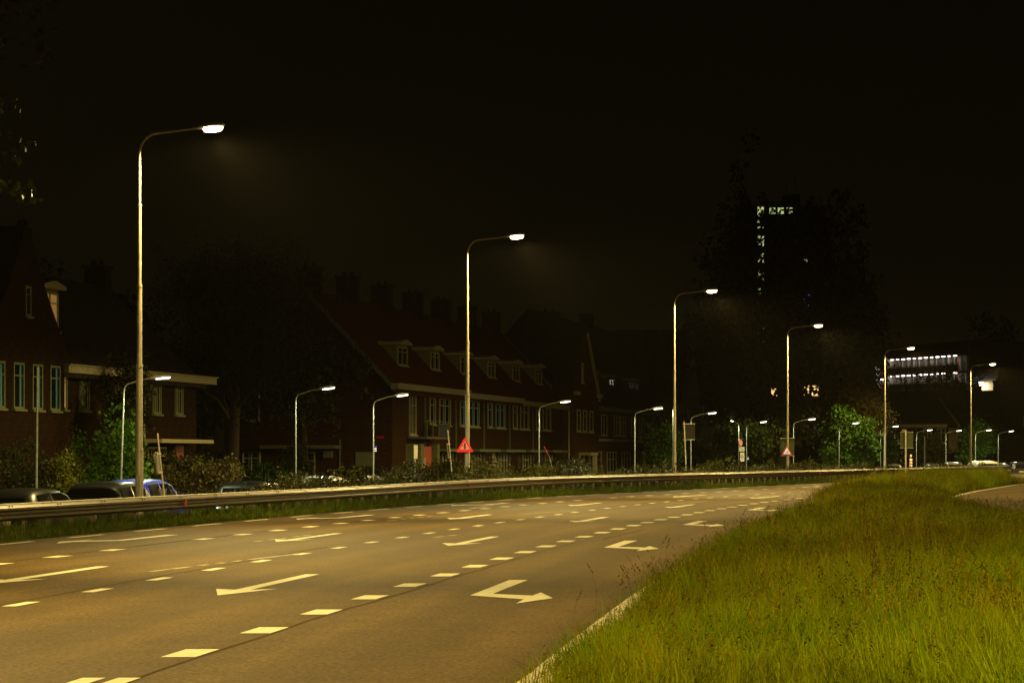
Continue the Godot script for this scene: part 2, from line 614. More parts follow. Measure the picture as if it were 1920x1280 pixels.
func service_lamp(label: String, at: Vector3, turn: float, high := 4.65, tilt := 0.0) -> Node3D:
	var t := thing("service_lamp", label, "street lamp", at, turn, "small lamps along the service road")
	t.rotation.z = tilt
	var s := st()
	tube(s, [Vector3(0, -0.3, 0), Vector3(0, 1.55, 0), Vector3(0, 1.6, 0)], [0.044, 0.042, 0.032], 12)
	obj("pole_base", s, M.mast_grey, t)
	s = st()
	tube(s, [Vector3(0, 1.57, 0), Vector3(0, high - 0.42, 0), Vector3(0.02, high - 0.3, 0), Vector3(0.07, high - 0.22, 0), Vector3(0.16, high - 0.17, 0), Vector3(0.62, high - 0.03, 0), Vector3(1.0, high + 0.02, 0)], [0.03, 0.022, 0.02, 0.019, 0.017, 0.015, 0.014], 10)
	obj("pole", s, M.mast_grey, t)
	s = st()
	tube(s, [Vector3(0.9, high + 0.03, 0), Vector3(1.0, high + 0.045, 0), Vector3(1.2, high + 0.075, 0), Vector3(1.42, high + 0.085, 0), Vector3(1.48, high + 0.08, 0)], [0.02, 0.035, 0.045, 0.036, 0.015], 10)
	obj("lamp_head", s, M.mast_grey, t)
	s = st()
	tube(s, [Vector3(1.0, high - 0.01, 0), Vector3(1.05, high - 0.002, 0), Vector3(1.25, high + 0.025, 0), Vector3(1.42, high + 0.045, 0), Vector3(1.46, high + 0.055, 0)], [0.006, 0.018, 0.03, 0.028, 0.01], 10)
	obj("lamp_lens", s, M.lamp_cool, t)
	spot(t, Vector3(1.25, high - 0.07, 0), Vector3(0.12, -1, 0), 89, 19, SERVICE_LIGHT, 0.06, 40, 0.45)
	return t


func wheel(parent: Node, at: Vector3, r := 0.31) -> void:
	var s := st()
	tube(s, [at + Vector3(0, 0, -0.09), at + Vector3(0, 0, -0.07), at + Vector3(0, 0, 0.07), at + Vector3(0, 0, 0.09)], [r - 0.04, r, r, r - 0.04], 20)
	var w := obj("wheel", s, M.rubber, parent)
	s = st()
	tube(s, [at + Vector3(0, 0, -0.095), at + Vector3(0, 0, 0.095)], [r * 0.62, r * 0.62], 14)
	obj("rim", s, M.galvanised, w)


func car(label: String, at: Vector3, turn: float, paint: String, kind := "hatch", group := "cars parked along the service road") -> Node3D:   # local x forward
	var t := thing("parked_car", label, "van" if kind == "van" else "car", at, turn, group)
	# station: x, half width at sill, at belt; belt height, roof height, half width of roof
	var prof := {
		"hatch": [[-2.0, 0.7, 0.78, 0.62, 0.62, 0.55], [-1.93, 0.8, 0.84, 0.86, 0.9, 0.62], [-1.75, 0.84, 0.86, 0.95, 1.32, 0.56], [-1.45, 0.86, 0.87, 0.97, 1.45, 0.58], [-0.7, 0.87, 0.88, 0.95, 1.5, 0.6], [0.0, 0.87, 0.88, 0.93, 1.49, 0.6], [0.55, 0.87, 0.88, 0.92, 1.38, 0.57], [1.15, 0.86, 0.86, 0.9, 0.97, 0.6], [1.6, 0.83, 0.83, 0.82, 0.86, 0.6], [1.95, 0.74, 0.76, 0.68, 0.7, 0.5], [2.05, 0.6, 0.62, 0.5, 0.52, 0.4]],
		"van": [[-2.35, 0.86, 0.9, 1.0, 1.95, 0.8], [-2.3, 0.9, 0.93, 1.05, 2.1, 0.84], [-1.0, 0.92, 0.95, 1.05, 2.2, 0.86], [0.6, 0.92, 0.95, 1.05, 2.18, 0.86], [1.2, 0.92, 0.94, 1.03, 2.0, 0.8], [1.75, 0.9, 0.92, 1.0, 1.25, 0.78], [2.2, 0.85, 0.87, 0.88, 0.95, 0.7], [2.4, 0.72, 0.74, 0.62, 0.64, 0.5]],
	}
	var pr: Array = prof["van" if kind == "van" else "hatch"]
	var lift := 1.06 if kind == "suv" else (0.93 if kind == "low" else 1.0)
	var s := st()
	var sections := []
	for q in pr:
		var z: float = q[0]
		sections.append([Vector3(z, 0.22, q[1] * 0.92), Vector3(z, 0.38, q[1]), Vector3(z, q[3] * 0.8, q[2]), Vector3(z, q[3] * lift, q[2] * 0.98), Vector3(z, lerpf(q[3], q[4], 0.85) * lift, lerpf(q[2], q[5], 0.8)), Vector3(z, (q[4] - 0.015) * lift, q[5] * 0.86), Vector3(z, q[4] * lift, q[5] * 0.45), Vector3(z, (q[4] + 0.012) * lift, 0)])
	var grid := []
	for sec in sections:
		var line: Array = sec.duplicate()
		for k in range(sec.size() - 2, -1, -1):
			line.append(sec[k] * Vector3(1, 1, -1))
		grid.append(line)
	s.set_smooth_group(0)
	for i in grid.size() - 1:
		for k in grid[0].size() - 1:
			var a = grid[i][k]
			var b = grid[i + 1][k]
			var c = grid[i + 1][k + 1]
			var d = grid[i][k + 1]
			for v in [a, c, b, a, d, c]:
				s.add_vertex(v)
	for e in [0, grid.size() - 1]:
		var line: Array = grid[e]
		for k in range(1, line.size() - 1):
			for v in ([line[0], line[k], line[k + 1]] if e == 0 else [line[0], line[k + 1], line[k]]):
				s.add_vertex(v)
	s.index()
	s.generate_normals()
	obj("body", s, M[paint], t)
	# windows: panes 4 mm proud of the glasshouse
	for sgn in [-1.0, 1.0]:
		for span in ([[2, 4], [4, 6]] if kind != "van" else [[3, 4]]):
			var w := st()
			for i in range(span[0], span[1]):
				var a: Vector3 = sections[i][3].lerp(sections[i][4], 0.14)
				var b: Vector3 = sections[i + 1][3].lerp(sections[i + 1][4], 0.14)
				var c: Vector3 = sections[i + 1][3].lerp(sections[i + 1][4], 0.92)
				var d: Vector3 = sections[i][3].lerp(sections[i][4], 0.92)
				var inset := 0.05
				if i == span[0]:
					a.x += inset
					d.x += inset
				if i == span[1] - 1:
					b.x -= inset
					c.x -= inset
				var f := Vector3(1, 1, sgn)
				var push := Vector3(0, 0.002, 0.008 * sgn)
				if sgn > 0: quad(w, a * f + push, b * f + push, c * f + push, d * f + push)
				else: quad(w, b * f + push, a * f + push, d * f + push, c * f + push)
			obj("side_window", w, M.glass_dark, t)
	for e in [[1, 2, -1.0, "rear_window"], [pr.size() - 5, pr.size() - 4, 1.0, "windscreen"]]:
		var w := st()
		var i: int = e[0]
		var j: int = e[1]
		if kind == "van" and e[3] == "rear_window":
			continue
		if kind == "van":
			i = 4
			j = 5
		var a: Vector3 = sections[i][5].lerp(sections[j][5], 0.12)
		var b: Vector3 = sections[i][5].lerp(sections[j][5], 0.9)
		var push := Vector3(0.02 * e[2], 0.02, 0)
		a += push
		b += push
		var am := a * Vector3(1, 1, -1)
		var bm := b * Vector3(1, 1, -1)
		quad(w, a, b, bm, am)
		obj(e[3], w, M.glass_dark, t)
	for sgn in [-1.0, 1.0]:
		wheel(t, Vector3(1.25, 0.31, 0.76 * sgn))
		wheel(t, Vector3(-1.25, 0.31, 0.76 * sgn))
		boxes("tail_light", [[Vector3(pr[0][0] + 0.06, 0.8, 0.66 * sgn), Vector3(0.1, 0.2, 0.2)]], M.tail_red, t)
		boxes("headlight", [[Vector3(pr[-2][0] - 0.04, 0.66, 0.6 * sgn), Vector3(0.16, 0.13, 0.24)]], M.sign_white, t)
		boxes("mirror", [[Vector3(0.72, 1.0, 0.97 * sgn), Vector3(0.12, 0.13, 0.18)]], M[paint], t)
	boxes("bumper", [[Vector3(pr[0][0] + 0.02, 0.45, 0), Vector3(0.1, 0.18, 1.5)]], M.car_grey, t)
	boxes("number_plate", [[Vector3(pr[0][0] - 0.04, 0.62, 0), Vector3(0.02, 0.11, 0.5)]], M.paint, t)
	return t


# ---------------------------------------------------------------- houses (local x along the front, y up, z out to the road)
func window_part(parent: Node, at: Vector3, w: float, h: float, face: int, bars := 1, behind := "", frame_m = null) -> void:
	# face 0: in the front wall (z out); face 1: in the left end wall (-x out)
	var basis := Basis.IDENTITY if face == 0 else Basis(Vector3(0, 0, 1), Vector3.UP, Vector3(-1, 0, 0))
	var f: Material = M.trim if frame_m == null else frame_m
	var t := 0.085
	var s := st()
	var put := func(c: Vector3, z: Vector3, to): box(to, at + basis * c, z, basis)
	put.call(Vector3(0, h / 2 - t / 2, 0.03), Vector3(w, t, 0.09), s)
	put.call(Vector3(0, -h / 2 + t / 2, 0.03), Vector3(w, t, 0.09), s)
	put.call(Vector3(-w / 2 + t / 2, 0, 0.03), Vector3(t, h - 2 * t, 0.09), s)
	put.call(Vector3(w / 2 - t / 2, 0, 0.03), Vector3(t, h - 2 * t, 0.09), s)
	for k in bars:
		put.call(Vector3(-w / 2 + w * (k + 1) / (bars + 1), 0, 0.025), Vector3(t * 0.9, h - 2 * t, 0.07), s)
	put.call(Vector3(0, h * 0.22, 0.022), Vector3(w - 2 * t, 0.05, 0.05), s)
	var fr := obj("window", s, f, parent)
	s = st()
	put.call(Vector3(0, 0, 0.012), Vector3(w - 2 * t + 0.01, h - 2 * t + 0.01, 0.012), s)
	obj("pane", s, M[behind] if behind in ["window_warm", "window_amber", "window_pale", "window_blue", "gallery_glow"] else M.glass_dark, fr)
	if behind == "curtain" or behind == "curtain_teal_glow":
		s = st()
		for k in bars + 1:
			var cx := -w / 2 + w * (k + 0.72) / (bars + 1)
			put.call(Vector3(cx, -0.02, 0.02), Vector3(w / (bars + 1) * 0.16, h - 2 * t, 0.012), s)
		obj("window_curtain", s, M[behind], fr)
	s = st()
	put.call(Vector3(0, -h / 2 - 0.05, 0.07), Vector3(w + 0.14, 0.08, 0.18), s)
	obj("sill", s, f, fr)


func dormer(parent: Node, x: float, z_front: float, y0: float, w: float, h: float, back: float, bars := 1, lit := "") -> void:
	var s := st()
	# cheeks and front of the dormer, with a sloping-away box behind
	box(s, Vector3(x, y0 + h / 2, z_front - back / 2), Vector3(w, h, back))
	var d := obj("dormer", s, M.trim_green, parent)
	s = st()
	prism(s, [Vector2(-w / 2 - 0.22, 0), Vector2(w / 2 + 0.22, 0), Vector2(w / 2 + 0.22, 0.16), Vector2(0, 0.34), Vector2(-w / 2 - 0.22, 0.16)], Vector3(x, y0 + h, z_front + 0.3), Vector3.RIGHT, Vector3.UP, Vector3(0, 0, -back - 0.2))
	obj("dormer_roof", s, M.trim, d)
	window_part(parent, Vector3(x, y0 + h / 2 - 0.02, z_front), w - 0.08, h - 0.2, 0, bars, lit)


func gable_row(root: Node, length: float, deep: float, eaves: float, ridge: float, wall_m, roof_m, base := -1.4, verge := true) -> void:
	var s := st()
	prism(s, [Vector2(0, base), Vector2(0, eaves), Vector2(-deep / 2, ridge - 0.15), Vector2(-deep, eaves), Vector2(-deep, base)], Vector3(0, 0, 0), Vector3(0, 0, 1), Vector3.UP, Vector3(length, 0, 0))
	obj("wall", s, wall_m, root)
	for side in [0, 1]:
		s = st()
		var z0 := 0.42 if side == 0 else -deep - 0.42
		var y0 := eaves - 0.42 * (ridge - eaves) / (deep / 2)
		var e := Vector3(-0.28, y0, z0)
		var r := Vector3(-0.28, ridge, -deep / 2)
		var l := Vector3(length + 0.56, 0, 0)
		var th := Vector3(0, 0.16, 0)
		if side == 0:
			quad(s, e + th, e + l + th, r + l + th, r + th)
			quad(s, e, r, r + l, e + l)
		else:
			quad(s, e + th, r + th, r + l + th, e + l + th)
			quad(s, e, e + l, r + l, r)
		quad(s, e, e + l, e + l + th, e + th)
		quad(s, r, r + th, e + th, e)
		quad(s, r + l, e + l, e + l + th, r + l + th)
		obj("roof", s, roof_m, root)
	# verge boards on both ends of the roof
	for xx in [-0.31, length + 0.31]:
		if not verge:
			break
		s = st()
		bar(s, Vector3(xx, eaves - 0.2, 0.3), Vector3(xx, ridge + 0.02, -deep / 2), 0.04, 0.24)
		bar(s, Vector3(xx, eaves - 0.2, -deep - 0.3), Vector3(xx, ridge + 0.02, -deep / 2), 0.04, 0.24)
		obj("verge_board", s, M.trim_green, root)


func hip_roof(root: Node, length: float, deep: float, eaves: float, ridge: float, hip: float) -> void:
	boxes("wall", [[Vector3(length / 2, (eaves - 1.4) / 2, -deep / 2), Vector3(length, eaves + 1.4, deep)]], M.brick_lightened, root)
	var a := Vector3(-0.1, eaves - 0.1, 0.4)
	var b := Vector3(length, eaves - 0.1, 0.4)
	var c := Vector3(length, eaves - 0.1, -deep - 0.4)
	var d := Vector3(-0.1, eaves - 0.1, -deep - 0.4)
	var p := Vector3(hip, ridge, -deep / 2)
	var q := Vector3(length, ridge, -deep / 2)
	var s := st()
	quad(s, a, b, q, p)
	quad(s, c, d, p, q)
	tri(s, d, a, p)
	tri(s, b, c, q)
	quad(s, d, c, b, a)
	obj("roof", s, M.roof_dark, root)


func chimney(root: Node, at: Vector3, w: float, h: float) -> void:
	var s := st()
	box(s, at + Vector3(0, h / 2, 0), Vector3(w, h, w * 1.25))
	box(s, at + Vector3(0, h + 0.07, 0), Vector3(w + 0.16, 0.14, w * 1.25 + 0.16))
	var c := obj("chimney", s, M.brick_dark, root)
	s = st()
	for k in [-0.25, 0.25]:
		tube(s, [at + Vector3(0, h + 0.12, k * w), at + Vector3(0, h + 0.42, k * w)], [0.12, 0.1], 8)
	obj("chimney_pot", s, M.brick_dark, c)


func gutter(root: Node, x0: float, x1: float, y: float, z := 0.0) -> void:
	boxes("gutter", [[Vector3((x0 + x1) / 2, y, z + 0.28), Vector3(x1 - x0, 0.3, 0.5)], [Vector3((x0 + x1) / 2, y + 0.17, z + 0.31), Vector3(x1 - x0 + 0.04, 0.05, 0.62)]], M.trim, root)


func front_gable(root: Node, x0: float, x1: float, eaves: float, peak: float, proud: float, deep: float, wall_m, curve := 0.0, base := -1.4) -> void:
	var mid := (x0 + x1) / 2
	var poly := [Vector2(x0, base), Vector2(x1, base), Vector2(x1, eaves)]
	for k in range(1, 6):
		var q := k / 6.0
		poly.append(Vector2(lerpf(x1, mid, q) - curve * sin(q * PI), lerpf(eaves, peak, q)))
	poly.append(Vector2(mid, peak))
	for k in range(5, 0, -1):
		var q := k / 6.0
		poly.append(Vector2(lerpf(x0, mid, q) + curve * sin(q * PI), lerpf(eaves, peak, q)))
	poly.append(Vector2(x0, eaves))
	var s := st()
	prism(s, poly, Vector3(0, 0, proud), Vector3.RIGHT, Vector3.UP, Vector3(0, 0, -0.4))
	obj("gable_wall", s, wall_m, root)
	s = st()
	box(s, Vector3(mid, (base + eaves) / 2, proud - 0.403 - deep / 2), Vector3(x1 - x0 - 0.02, eaves - base, deep))
	obj("side_wall", s, wall_m, root)
	s = st()
	for side in [[x0, 1], [x1, -1]]:
		var a := Vector3(side[0], eaves, proud - 0.41)
		var b := Vector3(mid, peak - 0.2, proud - 0.41)
		var d := Vector3(0, 0, -deep)
		if side[1] == 1:
			quad(s, b, b + d, a + d, a)
		else:
			quad(s, a, a + d, b + d, b)
	obj("roof", s, M.roof_dark, root)


func house_base(called: String, label: String, t: float) -> Node3D:   # t: metres along the row of fronts
	return thing(called, label, "house", Vector3(-7.1 + 0.2251 * t, 0, -(143.0 + 0.9743 * t)), PI / 2 - atan(0.231))


# ================================================================ scene
func _ready() -> void:
	R.seed = 20
	make_axis()
	# camera
	var cam := Camera3D.new()
	cam.name = "camera"
	add_child(cam)
	cam.position = Vector3(0, 1.57, 0)
	cam.projection = Camera3D.PROJECTION_FRUSTUM
	cam.near = 0.5
	cam.far = 1500.0
	cam.size = 2.0 * 0.5 * 640.0 / 4533.0
	cam.frustum_offset = Vector2(0, 0.5 * 216.0 / 4533.0)
	cam.current = true
	# night sky
	var we := WorldEnvironment.new()
	we.name = "world"
	var env := Environment.new()
	env.background_mode = Environment.BG_SKY
	var sky := Sky.new()
	var pm := ProceduralSkyMaterial.new()
	pm.sky_top_color = lin(0.0013, 0.001, 0.0003)
	pm.sky_horizon_color = lin(0.003, 0.0023, 0.0007)
	pm.ground_horizon_color = lin(0.003, 0.0023, 0.0007)
	pm.ground_bottom_color = lin(0.001, 0.001, 0.0006)
	pm.sky_curve = 0.2
	sky.sky_material = pm
	env.sky = sky
	env.tonemap_mode = Environment.TONE_MAPPER_LINEAR
	env.tonemap_exposure = 1.0
	env.sdfgi_enabled = true
	env.ssao_enabled = true
	env.ssil_enabled = true
	env.fog_enabled = true
	env.fog_density = 0.00003
	env.fog_light_color = Color(0.9, 0.87, 0.8)
	we.environment = env
	add_child(we)

	make_materials()
	ground()
	road()
	guard_rail()
	buildings()
	far_buildings()
	trees()
	lamps()
	signs()
	cars()
	verges()


func strip(s: SurfaceTool, d0: float, d1: float, step: float, left: Callable, right: Callable, y: float, uv := false) -> void:
	var d := d0
	while d < d1 - 0.01:
		var e := minf(d + step, d1)
		var v := [P(d, left.call(d), y), P(d, right.call(d), y), P(e, right.call(e), y), P(e, left.call(e), y)]
		var u := [Vector2(left.call(d), d), Vector2(right.call(d), d), Vector2(right.call(e), e), Vector2(left.call(e), e)]
		for k in [0, 2, 1, 0, 3, 2]:
			s.set_normal(Vector3.UP)
			s.set_uv(u[k] / 5.5)
			s.set_uv2(Vector2(u[k].x / 14.0, u[k].y / 60.0))
			s.add_vertex(v[k])
		d = e


func ground() -> void:
	var s := st()
	var ds := []
	var d := -70.0
	while d < 330:
		ds.append(d)
		d += 3.0
	ds += [345.0, 380.0, 430.0, 500.0, 900.0, 1400.0]
	var offs := [-900.0, -300.0, -80.0, -30.0, -14.0, -7.5, -3.2, -2.7, -2.3, -1.9, -1.4, -0.5, 4.0, 9.0]
	var at := func(dd, o):
		var y := -0.03
		if o < -1.45:
			y = lerpf(-0.03, low_ground(dd), smoothstep(-1.5, -2.7, o))
		return P(minf(dd, 515.0), o, y) + Vector3(0, 0, minf(0, 515.0 - dd))
	for i in ds.size() - 1:
		for k in offs.size() - 1:
			quad(s, at.call(ds[i], offs[k]), at.call(ds[i], offs[k + 1]), at.call(ds[i + 1], offs[k + 1]), at.call(ds[i + 1], offs[k]))
		# under the roads and to the far right
		quad(s, at.call(ds[i], 9.0), at.call(ds[i], 900.0), at.call(ds[i + 1], 900.0), at.call(ds[i + 1], 9.0))
	struct(obj("ground", s, M.soil))
	# median bank
	s = st()
	d = -30.0
	while d < 240:
		for k in 8:
			var q := func(dd, f):
				var o := lerpf(kerb_off(dd) + 0.22, median_right(dd), f)
				return P(dd, o, 0.012 + mound(dd, o))
			quad(s, q.call(d, k / 8.0), q.call(d, (k + 1) / 8.0), q.call(d + 3, (k + 1) / 8.0), q.call(d + 3, k / 8.0))
		d += 3.0
	struct(obj("median_bank", s, M.soil))
	# service road
	s = st()
	d = 40.0
	while d < 320:
		var q := func(dd, o): return P(dd, o, low_ground(dd) + 0.012)
		quad(s, q.call(d, -7.2), q.call(d, -2.85), q.call(d + 4, -2.85), q.call(d + 4, -7.2))
		d += 4.0
	struct(obj("service_road", s, M.paving))


func mark(s: SurfaceTool, d0: float, d1: float, o0: float, o1: float, skew := 0.0) -> void:
	# a painted block: straight across, its ends cut square to the lane
	var y := 0.006
	quad(s, P(d0, o0, y), P(d0 + skew, o1, y), P(d1 + skew, o1, y), P(d1, o0, y))


func road() -> void:
	var s := st()
	strip(s, -70, 320, 3.0, func(_d): return -0.35, func(d): return kerb_off(d) + 0.02, 0.0)
	var rd = struct(obj("road", s, M.asphalt))
	# opposite carriageway
	s = st()
	strip(s, -70, 320, 3.0, func(d): return median_right(d) + 0.02, func(d): return median_right(d) + 10.5, 0.0)
	var op = struct(obj("opposite_road", s, M.asphalt))
	s = st()
	strip(s, 20, 260, 3.0, func(d): return median_right(d) + 0.3, func(d): return median_right(d) + 0.5, 0.005)
	obj("edge_line", s, M.paint, op)
	# block lines
	for line in [[2.8, 13.2, 150.0, 0.24, 2.7], [6.35, 14.7, 190.0, 0.15, 2.65], [9.8, 13.79, 108.0, 0.27, 2.55]]:
		var d: float = line[1]
		var n := 0
		while d < line[2]:
			if not (n % 17 == 11 and line[0] == 2.8):
				s = st()
				var o: float = line[0] + R.randf_range(-0.012, 0.012)
				if line[0] > 9 and n == 1:   # the near block has lost its middle
					mark(s, d, d + 0.78, o - 0.21, o - 0.05)
					mark(s, d, d + 0.78, o + 0.04, o + 0.2)
				else:
					mark(s, d, d + R.randf_range(0.75, 0.82), o - line[3] / 2, o + line[3] / 2)
				obj("lane_block", s, M.paint, rd)
			d += line[4]
			n += 1
	# dashed left edge line
	var d := 42.7
	while d < 210:
		s = st()
		for k in 2:
			mark(s, d + k, d + k + 1.0, -0.02, 0.12)
		obj("edge_dash", s, M.paint, rd)
		d += 3.98
	# unbroken line where the turning lane has ended
	s = st()
	strip(s, 99, 220, 3.0, func(dd): return kerb_off(dd) - 0.28, func(dd): return kerb_off(dd) - 0.12, 0.005)
	obj("edge_line", s, M.paint, rd)
	# arrows: straight ones in the two middle lanes
	for a in [[8.02, 27.3], [8.05, 42.5], [8.05, 57.8], [8.05, 74.2], [8.05, 91.0], [4.55, 29.6], [4.55, 44.5], [4.55, 60.5], [4.55, 77.0], [4.55, 94.0]]:
		s = st()
		var o: float = a[0]
		var b: float = a[1]
		var y := 0.006
		quad(s, P(b + 1.1, o - 0.09, y), P(b + 1.1, o + 0.09, y), P(b + 4.9, o + 0.09, y), P(b + 4.9, o - 0.09, y))
		tri(s, P(b, o, y), P(b + 1.35, o + 0.36, y), P(b + 1.1, o, y))
		tri(s, P(b, o, y), P(b + 1.1, o, y), P(b + 1.35, o - 0.36, y))
		tri(s, P(b + 1.1, o, y), P(b + 1.35, o + 0.36, y), P(b + 1.11, o + 0.09, y))
		tri(s, P(b + 1.1, o, y), P(b + 1.11, o - 0.09, y), P(b + 1.35, o - 0.36, y))
		obj("arrow", s, M.paint, rd)
	# bent arrows: to the right of the picture in the turning lane, to the left in the kerb lane
	for a in [[10.83, 25.8, 1.0], [10.83, 40.2, 1.0], [10.83, 54.1, 1.0], [10.75, 69.5, 1.0], [1.6, 43.6, -1.0], [1.6, 60.2, -1.0], [1.6, 77.0, -1.0]]:
		s = st()
		var b: float = a[1]
		var y := 0.006
		var side: float = a[2]
		var o: float = a[0]
		var pp := func(dd, oo): return P(b + dd, o + oo * side, y)
		var put := func(w, x, yy, z):
			if side > 0: quad(s, w, x, yy, z)
			else: quad(s, z, yy, x, w)
		put.call(pp.call(1.5, 0.02), pp.call(1.8, 0.23), pp.call(4.9, 0.23), pp.call(4.9, 0.0))
		put.call(pp.call(0.75, 0.72), pp.call(1.45, 0.72), pp.call(1.8, 0.23), pp.call(1.5, 0.02))
		put.call(pp.call(0.0, 0.73), pp.call(0.95, 1.01), pp.call(2.1, 0.74), pp.call(1.1, 0.715))
		obj("turn_arrow", s, M.paint, rd)
	# worn-off older markings
	for g in [[5.6, 33.0, 6.0, 0.1, 0.12], [4.1, 44.6, 3.6, 0.02, 0.1], [3.3, 59.0, 4.4, 0.0, 0.12], [5.2, 66.0, 3.8, 0.2, 0.1], [6.9, 47.0, 1.2, 0.1, 0.14], [2.3, 73.0, 5.0, -0.1, 0.14], [7.0, 80.0, 5.0, 0.1, 0.1]]:
		s = st()
		var k := 0.0
		while k < g[2]:
			var j := k + R.randf_range(0.3, 0.8)
			quad(s, P(g[1] + k, g[0] + g[3] * k, 0.004), P(g[1] + k, g[0] + g[3] * k + g[4], 0.004), P(g[1] + j, g[0] + g[3] * j + g[4] * R.randf_range(0.6, 1.0), 0.004), P(g[1] + j, g[0] + g[3] * j, 0.004))
			k = j + (0.05 if R.randf() < 0.6 else 0.35)
		obj("worn_marking", s, M.paint_old, rd)
	# tar seams
	for g in [[9.93, 16.0, 44.0, 0.035], [6.1, 20.0, 42.0, 0.04], [2.62, 34.0, 90.0, 0.05], [10.35, 45.5, 52.0, 0.05]]:
		s = st()
		var k: float = g[1]
		var wob := 0.0
		while k < g[2]:
			var nw := clampf(wob + R.randfn() * 0.015, -0.1, 0.1)
			quad(s, P(k, g[0] + wob, 0.003), P(k, g[0] + wob + g[3], 0.003), P(k + 1, g[0] + nw + g[3], 0.003), P(k + 1, g[0] + nw, 0.003))
			wob = nw
			k += 1.0
		obj("tar_seam", s, M.seam, rd)
	# kerb stones along the median, each a stone of its own
	var kb = struct(obj("kerb", _kerb_bed(), M.soil))
	d = 14.0
	while d < 112:
		s = st()
		var e := d + 0.985
		var a0 := P(d, kerb_off(d) + 0.03)
		var a1 := P(e, kerb_off(e) + 0.03)
		var b0 := P(d, kerb_off(d) + 0.27)
		var b1 := P(e, kerb_off(e) + 0.27)
		var h := Vector3(0, R.randf_range(0.1, 0.108), 0)
		var c := Vector3(0, 0.02, 0)
		var i0 := a0.lerp(b0, 0.12)
		var i1 := a1.lerp(b1, 0.12)
		quad(s, a0 - h * 0.2, a0 + h - c, a1 + h - c, a1 - h * 0.2)
		quad(s, a0 + h - c, i0 + h, i1 + h, a1 + h - c)
		quad(s, i0 + h, b0 + h, b1 + h, i1 + h)
		quad(s, b0 + h, b0, b1, b1 + h)
		quad(s, a0, b0, b0 + h, a0 + h - c)
		quad(s, b1, a1, a1 + h - c, b1 + h)
		obj("kerb_stone", s, M.kerb, kb)
		d += 1.0


func _kerb_bed() -> SurfaceTool:
	var s := st()
	strip(s, 0, 240, 3.0, func(dd): return kerb_off(dd) + 0.025, func(dd): return kerb_off(dd) + 0.3, 0.009)
	return s


func rail_top(d: float) -> float:
	return lerpf(0.63, 0.74, smoothstep(66, 104, d))


func rail_off(d: float) -> float:
	return -1.15


const PITCH := 4.0 / 3.0


func guard_rail() -> void:
	var t := thing("guard_rail", "long galvanised steel guard rail on short posts along the left edge of the road", "guard rail")
	# W-shaped beam, one piece between every second post
	var prof := [[0.0, 0.0], [0.045, -0.035], [0.075, -0.055], [0.075, -0.095], [0.0, -0.135], [0.0, -0.175], [0.075, -0.215], [0.075, -0.255], [0.045, -0.275], [0.0, -0.31]]
	var d := 36.0
	var n := 0
	while d < 262:
		var e := d + PITCH * 2
		var s := st()
		for q in 2:
			var f := d + q * PITCH
			for k in prof.size() - 1:
				var at := func(dd, i, inn): return P(dd, rail_off(dd) + prof[i][0] - inn, rail_top(dd) + prof[i][1])
				var lap := 0.03 if q == 1 else 0.0
				quad(s, at.call(f, k + 1, 0.0), at.call(f + PITCH + lap, k + 1, lap * 0.1), at.call(f + PITCH + lap, k, lap * 0.1), at.call(f, k, 0.0))
				quad(s, at.call(f, k, 0.006), at.call(f + PITCH + lap, k, 0.006), at.call(f + PITCH + lap, k + 1, 0.006), at.call(f, k + 1, 0.006))
		# rolled top edge, paler metal standing in for lamplight along it
		var lip := []
		for q in 3:
			lip.append(P(d + q * PITCH, rail_off(d + q * PITCH) - 0.02, rail_top(d + q * PITCH) + 0.012))
		var lp := st()
		tube(lp, lip, [0.021, 0.021, 0.021], 8)
		obj("lit_top_edge", lp, M.mast, t)
		obj("beam", s, M.rail_steel, t)
		for q in 2:
			var f := d + q * PITCH
			s = st()
			box(s, P(f, rail_off(f) - 0.13, 0.15), Vector3(0.07, rail_top(f) * 2 - 0.44, 0.11), Basis(Vector3.UP, -yaw_at(f)))
			obj("post", s, M.rail_steel, t)
			s = st()
			box(s, P(f, rail_off(f) - 0.055, rail_top(f) - 0.16), Vector3(0.085, 0.12, 0.16), Basis(Vector3.UP, -yaw_at(f)))
			obj("spacer", s, M.galvanised, t)
		for q in 2:
			s = st()
			var f := d + 0.06 + q * 0.16
			box(s, P(f, rail_off(f) + 0.04, rail_top(f) - 0.022), Vector3(0.03, 0.02, 0.03))
			obj("bolt", s, M.black, t)
		if n % 11 == 8:
			s = st()
			var f := d + 0.4
			var c := P(f, rail_off(f) + 0.02, rail_top(f) - 0.155)
			prism(s, [Vector2(-0.045, 0), Vector2(0.0, -0.07), Vector2(0.05, -0.085), Vector2(0.05, 0.085), Vector2(0.0, 0.07)], c + Vector3(0.03, 0, 0.02), Vector3.RIGHT, Vector3.UP, Vector3(0, 0, -0.02))
			obj("reflector", s, M.reflector, t)
		d = e
		n += 1


